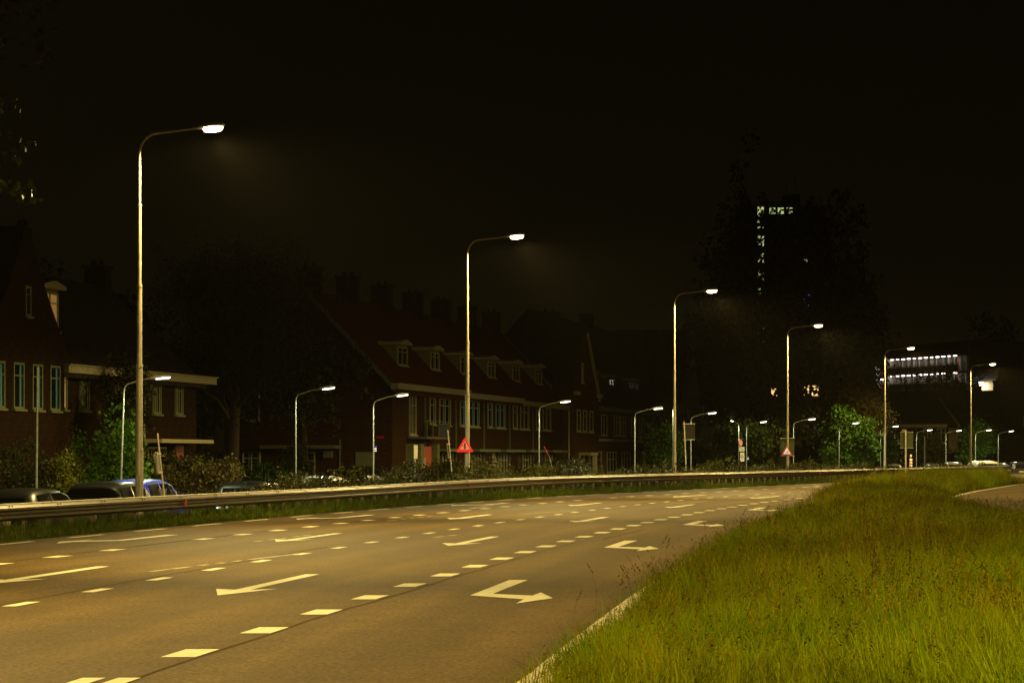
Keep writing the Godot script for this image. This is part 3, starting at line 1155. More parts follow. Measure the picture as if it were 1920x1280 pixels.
# ---------------------------------------------------------------- buildings
func buildings() -> void:
	# far left: steep gable house
	var g := house_base("gable_house", "dark brick house with steep front gable at the far left edge", -55.6)
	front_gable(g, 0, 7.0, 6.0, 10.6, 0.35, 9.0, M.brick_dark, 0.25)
	for x in [0.9, 2.6, 4.3, 5.95]:
		window_part(g, Vector3(x, 4.25, 0.35), 0.95, 1.75, 0, 0, "curtain_teal_glow", M.trim_green)
	window_part(g, Vector3(3.45, 7.5, 0.35), 0.5, 1.15, 0, 0, "", M.trim_green)
	chimney(g, Vector3(3.5, 9.6, -4.0), 0.9, 2.2)
	# its wing
	var w := house_base("brick_house", "brown brick house with white gutter behind the blue car and the left shrubs", -48.5)
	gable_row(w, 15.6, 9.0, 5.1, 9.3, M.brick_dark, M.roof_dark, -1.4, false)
	gutter(w, -0.1, 16.9, 5.05)
	for q in [[0.35, "window_amber"], [2.6, "curtain"], [10.6, "curtain"], [13.3, "curtain"]]:
		window_part(w, Vector3(q[0], 4.2, 0), 0.95, 1.5, 0, 1, q[1], M.trim_green)
	dormer(w, 1.2, -0.9, 6.55, 1.7, 1.75, 2.6, 1, "window_amber")
	boxes("canopy", [[Vector3(11.3, 2.25, 0.6), Vector3(6.4, 0.16, 1.3)]], M.trim, w)
	boxes("door", [[Vector3(13.3, 0.95, 0.03), Vector3(1.0, 2.3, 0.08)]], M.door_orange, w)
	window_part(w, Vector3(10.6, 1.3, 0), 2.2, 1.4, 0, 2, "curtain")
	boxes("drainpipe", [[Vector3(9.0, 2.0, 0.07), Vector3(0.09, 6.0, 0.09)]], M.trim, w)
	chimney(w, Vector3(14.8, 8.8, -4.5), 0.8, 1.4)
	# long terrace
	var r := house_base("terrace", "long terrace of brown brick houses with red roof, six dormers and white gutters", 0.0)
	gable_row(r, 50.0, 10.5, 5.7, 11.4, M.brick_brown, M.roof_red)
	for q in [[-0.4, 17.2, 5.72], [17.2, 33.2, 5.58], [33.2, 50.2, 5.42]]:
		gutter(r, q[0], q[1], q[2])
	for k in 7:
		chimney(r, Vector3(0.5 + 7.75 * k, 11.0, -5.25), 1.0, 1.75)
	for k in 6:
		dormer(r, 7.0 + 7.9 * k, -1.35, 7.15, 2.3, 1.35, 2.0, 1, "curtain" if k % 2 else "")
	window_part(r, Vector3(4.5, 4.15, 0), 1.5, 2.5, 0, 1, "curtain")
	for k in 5:
		var b: String = ["curtain", "curtain_teal_glow", "curtain_teal_glow", "curtain", "curtain"][k]
		window_part(r, Vector3(9.2 + 7.75 * k, 4.45, 0), 1.35, 1.7, 0, 0, b)
		window_part(r, Vector3(12.3 + 7.75 * k, 4.45, 0), 2.8, 1.75, 0, 1, b)
		boxes("drainpipe", [[Vector3(7.2 + 7.75 * k, 2.4, 0.08), Vector3(0.1, 6.4, 0.1)]], M.trim_green, r)
	# balcony by the first upper door
	var s := st()
	box(s, Vector3(6.2, 2.72, 0.65), Vector3(5.6, 0.14, 1.2))
	var bal := obj("balcony", s, M.concrete, r)
	for x in [3.5, 4.9, 6.3, 7.6, 8.95]:
		boxes("railing_post", [[Vector3(x, 3.25, 1.2), Vector3(0.05, 0.95, 0.05)]], M.trim_green, bal)
	boxes("handrail", [[Vector3(6.2, 3.72, 1.2), Vector3(5.6, 0.05, 0.06)]], M.trim_green, bal)
	boxes("railing_panel", [[Vector3(7.6, 3.2, 1.19), Vector3(2.4, 0.75, 0.02)]], M.black, bal)
	# ground floor: porches, doors, bays
	for q in [[3.2, 0.5], [5.0, 0.7], [8.9, 0.5]]:
		boxes("porch_pier", [[Vector3(q[0], 0.6, 0.25), Vector3(q[1], 3.5, 0.5)]], M.trim_green, r)
	boxes("door", [[Vector3(3.95, 0.55, 0.12), Vector3(1.1, 3.0, 0.1)]], M.door_orange, r)
	boxes("door", [[Vector3(6.9, 0.6, 0.12), Vector3(3.2, 3.2, 0.1)]], M.door_orange, r)
	boxes("door_panel", [[Vector3(6.4, 0.3, 0.19), Vector3(0.9, 2.4, 0.04)]], M.trim, r)
	for k in 5:
		boxes("canopy", [[Vector3(12.4 + 7.75 * k, 1.98, 0.55), Vector3(6.0, 0.18, 1.2)]], M.trim_green, r)
		window_part(r, Vector3(13.0 + 7.75 * k, 0.95, 0), 2.7, 1.75, 0, 2, ["", "curtain", "curtain", "", ""][k])
		boxes("door", [[Vector3(10.3 + 7.75 * k, 0.6, 0.05), Vector3(1.0, 2.5, 0.08)]], M.door_dark if k != 2 else M.trim, r)
	# end wall towards the camera
	window_part(r, Vector3(0, 4.55, -8.75), 1.0, 1.65, 1, 0, "", M.white)
	window_part(r, Vector3(0, 1.15, -8.75), 1.15, 1.5, 1, 1, "curtain", M.white)
	boxes("canopy", [[Vector3(-0.6, 2.15, -5.5), Vector3(1.2, 0.2, 4.7)]], M.trim_green, r)
	boxes("door", [[Vector3(-0.05, 0.45, -6.35), Vector3(0.08, 2.4, 1.0)]], M.door_dark, r)
	window_part(r, Vector3(0, 0.9, -5.2), 0.9, 1.9, 1, 0, "")
	boxes("air_unit", [[Vector3(-0.2, 1.7, -3.9), Vector3(0.4, 0.4, 0.5)]], M.concrete, r)
	boxes("drainpipe", [[Vector3(-0.07, 0.9, -3.2), Vector3(0.08, 3.4, 0.08)]], M.trim_green, r)
	boxes("garage_door", [[Vector3(-0.05, 0.4, -1.65), Vector3(0.08, 2.9, 1.15)]], M.trim_green, r)
	boxes("name_plate", [[Vector3(-0.03, 2.72, -0.75), Vector3(0.03, 0.14, 0.5)]], M.sign_red_matt, r)
	boxes("outdoor_lamp", [[Vector3(-0.1, 0.92, -7.05), Vector3(0.08, 0.12, 0.06)]], M.lamp_amber, r)
	# house with the front gable
	var h := house_base("gable_house", "brick house with pointed white-edged front gable at the end of the terrace", 49.6)
	front_gable(h, 0, 10.2, 6.4, 11.4, 0.9, 9.0, M.brick_lightened, 0.15)
	s = st()
	bar(s, Vector3(10.35, 6.3, 0.95), Vector3(5.1, 11.5, 0.95), 0.5, 0.14)
	obj("verge_board", s, M.trim_lightened, h)
	for x in [1.6, 4.1, 6.8]:
		window_part(h, Vector3(x, 4.45, 0.9), 1.4, 1.75, 0, 0, "curtain", M.trim_lightened)
	window_part(h, Vector3(3.1, 8.3, 0.9), 0.6, 1.6, 0, 0, "", M.trim_lightened)
	for x in [0.3, 10.0]:
		boxes("eaves_block", [[Vector3(x, 6.6, 1.05), Vector3(1.3, 0.27, 0.3)]], M.trim_lightened, h)
	boxes("drainpipe", [[Vector3(-0.2, 2.2, 0.5), Vector3(0.1, 6.0, 0.1)]], M.trim_lightened, h)
	boxes("porch_roof", [[Vector3(3.2, 1.8, 1.4), Vector3(3.0, 0.22, 1.0)]], M.trim_lightened, h)
	boxes("porch_post", [[Vector3(4.4, 0.5, 1.7), Vector3(0.3, 2.4, 0.3)]], M.trim_lightened, h)
	window_part(h, Vector3(7.3, 0.9, 0.9), 2.6, 1.7, 0, 1, "")
	chimney(h, Vector3(8.6, 9.2, -3.0), 1.25, 4.2)
	# second block, with the tall dark roof
	var b2 := house_base("tall_roof_house", "brick block with very tall dark roof and flat white dormers beyond the gable", 60.2)
	hip_roof(b2, 46.0, 12.5, 5.7, 14.3, 4.5)
	gutter(b2, 0.0, 31.5, 5.62)
	for q in [[2.2, 2.6], [10.0, 3.2], [18.0, 2.8], [29.5, 5.2]]:
		dormer(b2, q[0], -1.5, 7.55, q[1], 1.2, 1.7, 1, "curtain_teal_glow" if q[0] > 25 else "")
	for x in [2.3, 6.5, 12.4, 15.5, 20.8, 25.0]:
		window_part(b2, Vector3(x, 4.3, 0), 2.6, 1.8, 0, 1, "curtain", M.trim_lightened)
	boxes("string_course", [[Vector3(15.5, 3.0, 0.1), Vector3(31, 0.2, 0.22)]], M.trim_lightened, b2)
	for x in [3.0, 10.0, 17.0, 25.0]:
		window_part(b2, Vector3(x, 0.8, 0), 4.4, 2.4, 0, 2, "curtain", M.trim_lightened)
	boxes("chimney", [[Vector3(30.0, 14.6, -6.2), Vector3(1.2, 1.4, 1.2)]], M.brick_dark, b2)
	# rounded bay
	s = st()
	var arc := []
	for k in 9:
		var a := PI * k / 8.0
		arc.append(Vector2(36.8 - 5.0 * cos(a), 1.9 * sin(a)))
	for k in 8:
		for q in [[-1.4, 3.55, 0.0], [5.45, 6.75, 0.25]]:
			var u: Vector2 = arc[k] + Vector2(0, q[2])
			var v: Vector2 = arc[k + 1] + Vector2(0, q[2])
			quad(s, Vector3(u.x, q[0], u.y), Vector3(v.x, q[0], v.y), Vector3(v.x, q[1], v.y), Vector3(u.x, q[1], u.y))
			quad(s, Vector3(u.x, q[1], u.y), Vector3(v.x, q[1], v.y), Vector3(36.8, q[1], -0.5), Vector3(36.8, q[1], -0.5))
	obj("bay", s, M.brick_pale, b2)
	s = st()
	for k in 9:
		box(s, Vector3(arc[k].x, 4.5, arc[k].y), Vector3(0.3, 1.92, 0.14))
	var bw := obj("bay_window", s, M.trim_lightened, b2)
	s = st()
	for k in 8:
		var u: Vector2 = arc[k] * Vector2(1, 0.97)
		var v: Vector2 = arc[k + 1] * Vector2(1, 0.97)
		quad(s, Vector3(u.x, 3.55, u.y), Vector3(v.x, 3.55, v.y), Vector3(v.x, 5.45, v.y), Vector3(u.x, 5.45, u.y))
	obj("pane", s, M.glass_dark, bw)
	# end gable, narrow and pale
	var e := house_base("spire_gable_house", "pale house end with tall needle-like gable at the corner of the block", 104.0)
	front_gable(e, 0, 10.4, 7.0, 14.9, 1.2, 8.0, M.brick_pale, 0.7)
	boxes("gable_shoulder", [[Vector3(0.4, 5.9, 1.3), Vector3(1.6, 0.9, 0.3)]], M.trim_lightened, e)
	boxes("gable_shoulder", [[Vector3(10.1, 6.0, 1.3), Vector3(1.4, 1.9, 0.5)]], M.trim_lightened, e)
	window_part(e, Vector3(5.4, 4.6, 1.2), 2.2, 1.2, 0, 1, "", M.trim_lightened)
	window_part(e, Vector3(1.4, 4.7, 1.2), 1.6, 1.2, 0, 0, "", M.trim_lightened)
	boxes("lower_wall", [[Vector3(5.2, 0.9, 1.26), Vector3(10.6, 4.6, 0.1)]], M.brick_lightened, e)
	boxes("porch_roof", [[Vector3(11.9, 1.75, 1.0), Vector3(2.6, 0.35, 1.8)]], M.trim_lightened, e)
	for x in [11.2, 12.8]:
		boxes("porch_post", [[Vector3(x, 0.4, 1.5), Vector3(0.35, 2.4, 0.35)]], M.trim_lightened, e)


func far_buildings() -> void:
	# tower block behind the trees
	var t := thing("tower_block", "dark tower block with a lit column of stair windows behind the tall trees", "building", Vector3(36.0, -0.8, -320), 0.0)
	boxes("wall", [[Vector3(0.2, 17.4, -6.5), Vector3(10.8, 36.4, 13.0)]], M.concrete, t)
	boxes("plant_room", [[Vector3(1.6, 36.5, -6.0), Vector3(2.0, 2.0, 5.0)]], M.concrete, t)
	for x in [1.0, 2.2]:
		boxes("mast", [[Vector3(x, 38.9, -6.0), Vector3(0.06, 3.0, 0.06)]], M.black, t)
	for k in 13:
		window_part(t, Vector3(-3.05, 7.9 + 2.3 * k if k < 12 else 34.7, 0), 1.0, 1.6, 0, 1, "window_pale")
	for x in [-1.5, -0.4, 0.75]:
		window_part(t, Vector3(x, 34.9, 0), 0.95, 1.0, 0, 1, "window_pale")
	window_part(t, Vector3(3.2, 23.2, 0), 1.3, 1.8, 0, 1, "window_blue")
	window_part(t, Vector3(2.9, 28.3, 0), 0.7, 0.9, 0, 0, "window_pale")
	for k in 9:
		for x in [-4.3, 1.2, 3.6]:
			if not (x == 3.6 and k in [5]):
				window_part(t, Vector3(x - 0.2, 5.5 + 2.9 * k, 0), 1.2, 1.3, 0, 1, "")
	# house with warm windows behind the trees
	var h := thing("brick_house", "dark house with two warmly lit windows glowing through the trees", "house", Vector3(18.9, -0.4, -212), 0.0)
	gable_row(h, 8.4, 9.0, 8.6, 11.4, M.brick_dark, M.roof_dark, -0.5, false)
	window_part(h, Vector3(4.15, 7.75, 0), 0.75, 1.15, 0, 0, "window_warm")
	window_part(h, Vector3(7.35, 7.75, 0), 1.45, 1.05, 0, 1, "window_warm")
	window_part(h, Vector3(6.2, 7.75, 0), 0.5, 1.1, 0, 0, "")
	# gallery flats
	var f := thing("gallery_flats", "block of flats with three rows of lit access galleries at the right", "building", Vector3(44.6, 0, -306), -1.15)
	boxes("wall", [[Vector3(10.0, 7.4, -5.65), Vector3(20.6, 16.0, 8.0)]], M.concrete, f)
	boxes("stair_tower", [[Vector3(4.9, 8.6, -0.8), Vector3(0.9, 12.6, 1.6)]], M.concrete, f)
	for k in 4:
		var y := 13.75 - 2.05 * k
		boxes("gallery_slab", [[Vector3(12.9, y, -0.9), Vector3(15.0, 0.2, 1.5)]], M.concrete, f)
		if k > 0:
			for q in 17:
				boxes("railing_post", [[Vector3(5.6 + q * 0.9, y + 0.5, -0.2), Vector3(0.05, 0.8, 0.05)]], M.black, f)
			boxes("handrail", [[Vector3(12.9, y + 0.98, -0.2), Vector3(15.0, 0.06, 0.06)]], M.concrete, f)
			boxes("parapet", [[Vector3(12.9, y + 0.5, -0.24), Vector3(15.0, 0.72, 0.03)]], M.concrete, f)
	for k in 3:
		var y := 13.6 - 2.05 * k
		for q in 12:
			var x := 5.9 + q * 1.24
			if k == 2 and q not in [3, 4]:
				continue
			boxes("gallery_lamp", [[Vector3(x, y, -0.35), Vector3(0.4 if q % 3 != 1 else 0.22, 0.1, 0.26)]], M.lamp_gallery, f)
			if q % 3 == 0:
				var l := OmniLight3D.new()
				l.name = "gallery_lamp_light"
				f.add_child(l, true)
				l.position = Vector3(x, y - 0.25, -0.4)
				l.light_energy = 0.4
				l.light_color = Color(1, 0.97, 0.93)
				l.light_size = 0.2
				l.omni_range = 20
				l.omni_attenuation = 2.0
				l.shadow_enabled = true
			boxes("door", [[Vector3(x + 0.3, y - 0.95, -1.6), Vector3(0.75, 1.75, 0.06)]], M.door_dark if q != 10 else M.door_orange, f)
			boxes("pier", [[Vector3(x + 0.82, y - 0.95, -1.5), Vector3(0.18, 1.85, 0.3)]], M.render_white, f)
			window_part(f, Vector3(x - 0.35, y - 0.75, -1.64), 0.5, 0.9, 0, 0, "")
	# glazed stair landing at the left end
	for k in 2:
		var y := 12.55 - 2.05 * k
		boxes("landing_window", [[Vector3(2.2, y, -1.6), Vector3(4.2, 1.8, 0.06)]], M.gallery_glow, f)
		boxes("landing_panel", [[Vector3(2.4, y - 0.25, -1.5), Vector3(2.1, 1.2, 0.06)]], M.landing_red, f)
		for x in [0.2, 1.3, 2.4, 3.5, 4.1]:
			boxes("mullion", [[Vector3(x, y, -1.4), Vector3(0.1, 1.85, 0.07)]], M.trim, f)
		boxes("landing_lamp", [[Vector3(2.6, y + 0.8, -1.2), Vector3(1.1, 0.1, 0.3)]], M.lamp_gallery, f)
	# white gable wall with its lamp
	var g := thing("rendered_house", "house with pale rendered end wall lit by one lamp at the far right", "house", Vector3(53.6, 0, -280), 0.0)
	var s := st()
	prism(s, [Vector2(-0.6, -1), Vector2(2.8, -1), Vector2(2.8, 11.6), Vector2(1.9, 11.3), Vector2(-0.6, 9.2)], Vector3(0, 0, 0), Vector3.RIGHT, Vector3.UP, Vector3(0, 0, -8))
	obj("wall", s, M.render_white, g)
	s = st()
	quad(s, Vector3(-0.9, 9.1, 0.25), Vector3(2.9, 11.85, 0.25), Vector3(2.9, 11.85, -8.2), Vector3(-0.9, 9.1, -8.2))
	obj("roof", s, M.roof_dark, g)
	boxes("wall_lamp", [[Vector3(0.65, 10.15, 0.6), Vector3(0.42, 0.12, 0.3)]], M.lamp_gallery, g)
	spot(g, Vector3(0.65, 10.0, 0.7), Vector3(0.6, -0.8, -0.35), 80, 9.0, Color(1, 0.93, 0.72), 0.1, 20)
	# low house with the white end wall
	var l := thing("brick_house", "low house with dark roof and white end wall between the lamps at right", "house", Vector3(39.4, -0.2, -247), 0.0)
	gable_row(l, 5.6, 7.0, 5.0, 8.4, M.brick_dark, M.roof_dark, -0.4, false)
	var vs := st()
	bar(vs, Vector3(4.2, 7.8, 0.55), Vector3(6.35, 4.8, 0.55), 0.16, 0.14)
	obj("verge_board", vs, M.trim_green, l)
	window_part(l, Vector3(0.7, 4.0, 0), 0.6, 1.3, 0, 0, "window_amber")
	for x in [3.0, 4.4]:
		window_part(l, Vector3(x, 3.9, 0.5), 0.9, 1.5, 0, 1, "")
	gutter(l, -0.2, 5.0, 4.9)
	front_gable(l, 2.3, 6.2, 4.9, 7.7, 0.5, 5.0, M.brick_dark, 0.0, -0.4)
	boxes("end_wall", [[Vector3(5.62, 3.4, 0.53), Vector3(0.95, 2.6, 0.1)]], M.concrete, l)
	# chimneys on a dark roof in front of the lit wall
	var c := thing("dark_roof_house", "dark roof with chimneys in front of the lamp-lit pale wall", "house", Vector3(47.0, 0, -258), 0.1)
	gable_row(c, 11.5, 8.0, 6.2, 8.6, M.brick_dark, M.roof_dark, -0.8, false)
	for q in [[2.2, 1.0], [4.0, 0.9], [6.2, 1.5]]:
		chimney(c, Vector3(q[0], 8.2, -4.0), 0.7, q[1])
	window_part(c, Vector3(8.6, 5.4, 0), 1.6, 1.1, 0, 1, "")


const FINE := ["fine", 26, 0.55, 0.16]
const BROAD := ["broad", 22, 0.8, 0.3]
const MIDLEAF := ["midleaf", 24, 0.4, 0.15]
const SMALL := ["small", 26, 0.26, 0.085]
const PINE := ["pine", 40, 0.5, 0.07]


func trees() -> void:
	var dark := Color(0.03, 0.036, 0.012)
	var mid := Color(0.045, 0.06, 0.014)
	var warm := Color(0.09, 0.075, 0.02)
	# left: behind the gable house, and the big conifer by the end wall
	tree("broadleaf_tree", "tall dark tree rising behind the far left gable house", Vector3(-28.5, -0.7, -128), 14.0, 5.5, 4.0, 420, 26, dark, BROAD)
	tree("broadleaf_tree", "dark round tree behind the house with the white gutter", Vector3(-22.5, -0.7, -140), 12.3, 4.6, 4.0, 360, 22, dark, BROAD)
	tree("broadleaf_tree", "low dark tree filling the gap left of the big conifer", Vector3(-18.2, -0.7, -141), 10.6, 3.6, 3.0, 300, 20, dark, BROAD)
	tree("conifer", "big dark conifer with leaning trunk before the terrace's end wall", Vector3(-13.9, -0.8, -120), 13.8, 4.1, 4.6, 1700, 40, Color(0.022, 0.026, 0.01), PINE, "tree", "", 0.32)
	tree("broadleaf_tree", "leafy tree overhanging the terrace's end wall beside the conifer", Vector3(-11.0, -0.8, -128), 9.4, 3.0, 4.6, 340, 20, dark, FINE)
	tree("garden_tree", "dark tree between the first windows of the house with white gutter", Vector3(-15.9, -0.72, -98), 6.4, 1.6, 3.0, 240, 14, dark, SMALL, "tree", "", 0.12)
	# near tree at the left edge, only its lowest leaves hang into view
	tree("roadside_tree", "nearby tree whose lowest leaves hang into the upper left corner", Vector3(-13.1, -0.7, -48), 14.5, 3.8, 6.6, 800, 30, Color(0.028, 0.03, 0.008), FINE, "tree", "", 0.2, 0.8)
	# garden shrubs at left beyond the service road, lit by its lamps
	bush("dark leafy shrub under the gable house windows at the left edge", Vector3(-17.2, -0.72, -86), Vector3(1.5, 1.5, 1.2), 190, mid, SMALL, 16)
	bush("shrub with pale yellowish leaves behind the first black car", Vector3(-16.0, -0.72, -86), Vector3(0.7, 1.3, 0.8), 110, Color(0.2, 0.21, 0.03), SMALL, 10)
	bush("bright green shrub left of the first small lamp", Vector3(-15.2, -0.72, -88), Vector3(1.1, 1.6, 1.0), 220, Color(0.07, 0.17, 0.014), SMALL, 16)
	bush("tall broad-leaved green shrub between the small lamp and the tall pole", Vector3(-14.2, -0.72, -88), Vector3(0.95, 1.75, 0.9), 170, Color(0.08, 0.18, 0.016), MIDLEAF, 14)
	bush("brownish shrub behind the blue car", Vector3(-13.4, -0.72, -91.5), Vector3(1.0, 1.0, 0.9), 170, warm, SMALL, 14)
	bush("clipped dark hedge bush before the orange door", Vector3(-13.4, -0.72, -97), Vector3(1.5, 1.42, 0.9), 300, dark, SMALL, 16)
	bush("tall loose brown-green shrub right of the electric cabinet", Vector3(-11.4, -0.72, -92), Vector3(1.1, 1.1, 0.9), 190, warm, SMALL, 16)
	bush("low green shrub under the white framed end window", Vector3(-13.0, -0.7, -126), Vector3(1.6, 0.95, 1.0), 200, Color(0.03, 0.09, 0.014), SMALL, 14)
	tree("clipped_conifer", "dark rounded cone-shaped bush beside the second small lamp", Vector3(-11.4, -0.7, -127), 3.0, 0.8, 0.1, 300, 22, dark, SMALL, "shrub", "", 0.08)
	bush("flowering rhododendron before the orange doors", Vector3(-5.9, -0.6, -131), Vector3(1.9, 0.85, 1.2), 260, Color(0.06, 0.06, 0.025), SMALL, 18)
	bush("dark shrub to the right of the zone sign", Vector3(-3.3, -0.6, -134), Vector3(1.3, 1.0, 1.0), 180, mid, SMALL, 14)
	bush("pale-tipped shrub right of the red triangle", Vector3(-1.6, -0.6, -130), Vector3(1.0, 0.95, 0.9), 140, Color(0.1, 0.11, 0.03), SMALL, 12)
	bush("dark shrub before the gabled house at the terrace's end", Vector3(3.0, -0.5, -158), Vector3(2.2, 1.0, 1.2), 220, dark, SMALL, 14)
	tree("round_tree", "round green garden tree under the lamp by the bay window", Vector3(11.0, -0.5, -176), 4.0, 1.55, 1.3, 330, 20, Color(0.04, 0.1, 0.01), FINE, "tree", "", 0.1, 0.8)
	bush("shrub at the foot of the spire-like gable", Vector3(15.3, -0.5, -190), Vector3(1.4, 0.8, 1.0), 130, mid, SMALL, 10)
	# the tall dark trees in the middle of the right half
	for q in [[22.5, 268, 19.0, 4.2, "tall dark tree just right of the needle gable", 300], [23.6, 240, 29.3, 5.6, "tallest dark tree standing left of the tower's lit strip", 480], [30.2, 238, 29.6, 5.8, "tall dark tree in front of the tower", 520], [34.2, 244, 20.5, 4.4, "dark tree right of the tower's blue window", 420], [36.3, 262, 16.5, 3.2, "dark tree above the bright green street tree", 330], [22.6, 203, 11.0, 4.0, "dark tree behind the children warning sign", 105]]:
		tree("broadleaf_tree", q[4], Vector3(q[0], -0.65, -q[1]), q[2], q[3], q[2] * 0.22, q[5], 46, dark, BROAD, "tree", "", 0.45, 1.15)
	# lower trees along the service road
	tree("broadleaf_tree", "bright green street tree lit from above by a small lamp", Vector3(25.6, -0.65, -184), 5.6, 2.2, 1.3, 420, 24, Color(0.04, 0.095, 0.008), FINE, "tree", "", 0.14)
	tree("broadleaf_tree", "brownish lit tree behind the fifth tall lamp", Vector3(28.6, -0.45, -196), 7.6, 1.9, 3.4, 420, 24, warm, FINE, "tree", "", 0.18)
	tree("broadleaf_tree", "low spreading tree with green branch behind the two small signposts", Vector3(18.2, -0.65, -190), 5.3, 2.6, 2.6, 260, 20, Color(0.05, 0.08, 0.014), FINE, "tree", "", 0.15)
	tree("broadleaf_tree", "low dark tree beside the end house porch", Vector3(14.6, -0.65, -196), 4.6, 1.9, 1.2, 220, 16, mid, FINE, "tree", "", 0.12)
	bush("young shrub with yellow-green sprigs before the children warning sign", Vector3(16.4, -0.65, -153), Vector3(0.5, 1.0, 0.5), 45, Color(0.09, 0.12, 0.02), SMALL, 8)
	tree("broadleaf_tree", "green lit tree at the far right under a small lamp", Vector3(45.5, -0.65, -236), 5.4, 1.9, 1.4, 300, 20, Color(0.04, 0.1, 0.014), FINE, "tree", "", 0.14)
	tree("broadleaf_tree", "dark street tree left of the parked van", Vector3(41.0, -0.65, -240), 4.6, 2.2, 1.0, 240, 18, mid, FINE, "tree", "", 0.14)
	tree("broadleaf_tree", "narrow dark green tree behind the sign on the median", Vector3(31.5, -0.65, -205), 5.0, 1.2, 0.8, 220, 16, Color(0.03, 0.06, 0.012), FINE, "tree", "", 0.12)
	tree("broadleaf_tree", "dark tree rising behind the flats at the far right edge", Vector3(60.0, -0.8, -300), 19.0, 5.0, 5.0, 420, 26, dark, BROAD, "tree", "", 0.4)
	tree("broadleaf_tree", "dark tree hiding the foot of the gallery flats", Vector3(43.0, -0.8, -285), 9.5, 3.2, 2.0, 320, 22, dark, BROAD, "tree", "", 0.3)
	tree("broadleaf_tree", "dark tree whose top crosses the middle of the lit galleries", Vector3(49.5, -0.8, -276), 14.6, 4.6, 3.0, 260, 26, dark, FINE, "tree", "", 0.3)


func lamps() -> void:
	var first := road_lamp("largest curved lamp, standing in front of the blue car at the rail", P(61, 0) * Vector3(0, 0, 1) + Vector3(-9.41, -0.05, 0), 0)
	first.rotation.y = yaw_turn(61)
	var names := ["curved lamp carrying the red triangle sign, before the terrace", "curved lamp standing before the needle-like gable", "curved lamp carrying the children warning sign", "curved lamp before the lit stair landing of the flats", "smallest curved lamp, rising behind the parked cars"]
	var at := [[-1.68, 91.0], [8.13, 120.9], [16.95, 148.6], [27.45, 177.8], [40.8, 214.8]]
	var drop := [0.0, 0.0, -0.22, -0.3, -0.05]
	for i in 5:
		copy_of(first, names[i], Vector3(at[i][0], drop[i] - 0.05, -at[i][1]), yaw_turn(at[i][1]))
	# the same row goes on towards and behind the camera, and lines the far side of the other carriageway
	for q in [[31.0, -2.8], [1.0, -2.8]]:
		copy_of(first, "curved lamp of the same row, beyond the left picture edge, %s the camera" % ("ahead of" if q[0] > 5 else "beside"), P(q[0], q[1]), yaw_turn(q[0]))
	for q in [[3.0, "beside"], [100.0, "far ahead of"]]:
		copy_of(first, "curved lamp across the other carriageway beyond the right edge, %s the camera" % q[1], P(q[0], 32.0), yaw_turn(q[0]) + PI)
	var sl := [[-11.9, 73.2, "small lamp before the green shrubs, left of the tall pole", 0.012], [-7.7, 86.0, "small lamp before the terrace's brick end wall", 0.0], [-5.5, 95.8, "small lamp with a blue plate at the terrace corner", 0.0], [1.2, 107.0, "small lamp right of the red triangle, before the terrace windows", 0.0], [6.2, 122.0, "small lamp beside the round green garden tree", 0.0], [10.0, 135.0, "small lamp just right of the needle-like gable", 0.0], [16.4, 169.0, "small lamp with a small blue sign, beside the mast with white plates", 0.0], [18.3, 157.0, "small lamp right behind the children warning sign", 0.0], [23.7, 175.0, "small lamp over the bright green street tree", 0.0], [29.6, 194.0, "small lamp hidden behind the fifth tall lamp", 0.0], [37.0, 221.0, "small lamp left of the low white-ended house", 0.0], [40.6, 226.0, "small lamp right before the white end wall", 0.0], [42.6, 222.0, "small lamp next to the last tall lamp", 0.0], [46.3, 230.0, "small lamp at the far right by the green tree", 0.0]]
	var proto: Node3D
	for i in sl.size():
		var q = sl[i]
		var g := low_ground(q[1]) * 1.0
		var y: float = -0.69
		if i == 0:
			proto = service_lamp(q[2], Vector3(q[0], y, -q[1]), yaw_turn(q[1]))
			proto.rotation.z = -0.035
		else:
			var c := copy_of(proto, q[2], Vector3(q[0], y, -q[1]), yaw_turn(q[1]))
			c.rotation.z = 0.0
	var m := service_lamp("short mast carrying three white and red plates, its lamp facing us", Vector3(15.4, -0.69, -164), PI + 0.4)
	m.scale = Vector3(0.42, 1.0, 1.0)


func yaw_turn(d: float) -> float:   # turns local x square to the road, to its right
	return -yaw_at(d)


func plate(called: String, s: SurfaceTool, m, parent: Node) -> void:
	obj(called, s, m, parent)


func rounded_tri(side: float, r: float) -> Array:
	var out := []
	var h := side * sqrt(3) / 2
	var pts := [Vector2(side / 2, 0), Vector2(0, h), Vector2(-side / 2, 0)]
	for i in 3:
		var p: Vector2 = pts[i]
		var a: Vector2 = (pts[(i + 2) % 3] - p).normalized() * r * 1.7
		var b: Vector2 = (pts[(i + 1) % 3] - p).normalized() * r * 1.7
		for k in 5:
			var q := k / 4.0
			out.append(p + a * (1 - q) * (1 - q) + b * q * q)
	return out


func moved(poly: Array, by: Vector2, k := 1.0) -> Array:
	var out := []
	for p in poly:
		out.append(p * k + by)
	return out


func flat(called: String, poly: Array, z: float, m, parent: Node, thick := 0.004) -> void:
	var s := st()
	prism(s, poly, Vector3(0, 0, z), Vector3.RIGHT, Vector3.UP, Vector3(0, 0, -thick))
	obj(called, s, m, parent)


func rect(x0: float, y0: float, x1: float, y1: float) -> Array:
	return [Vector2(x0, y0), Vector2(x1, y0), Vector2(x1, y1), Vector2(x0, y1)]


func disc(c: Vector2, r: float, n := 20) -> Array:
	var out := []
	for k in n:
		out.append(c + Vector2(cos(TAU * k / n), sin(TAU * k / n)) * r)
	return out


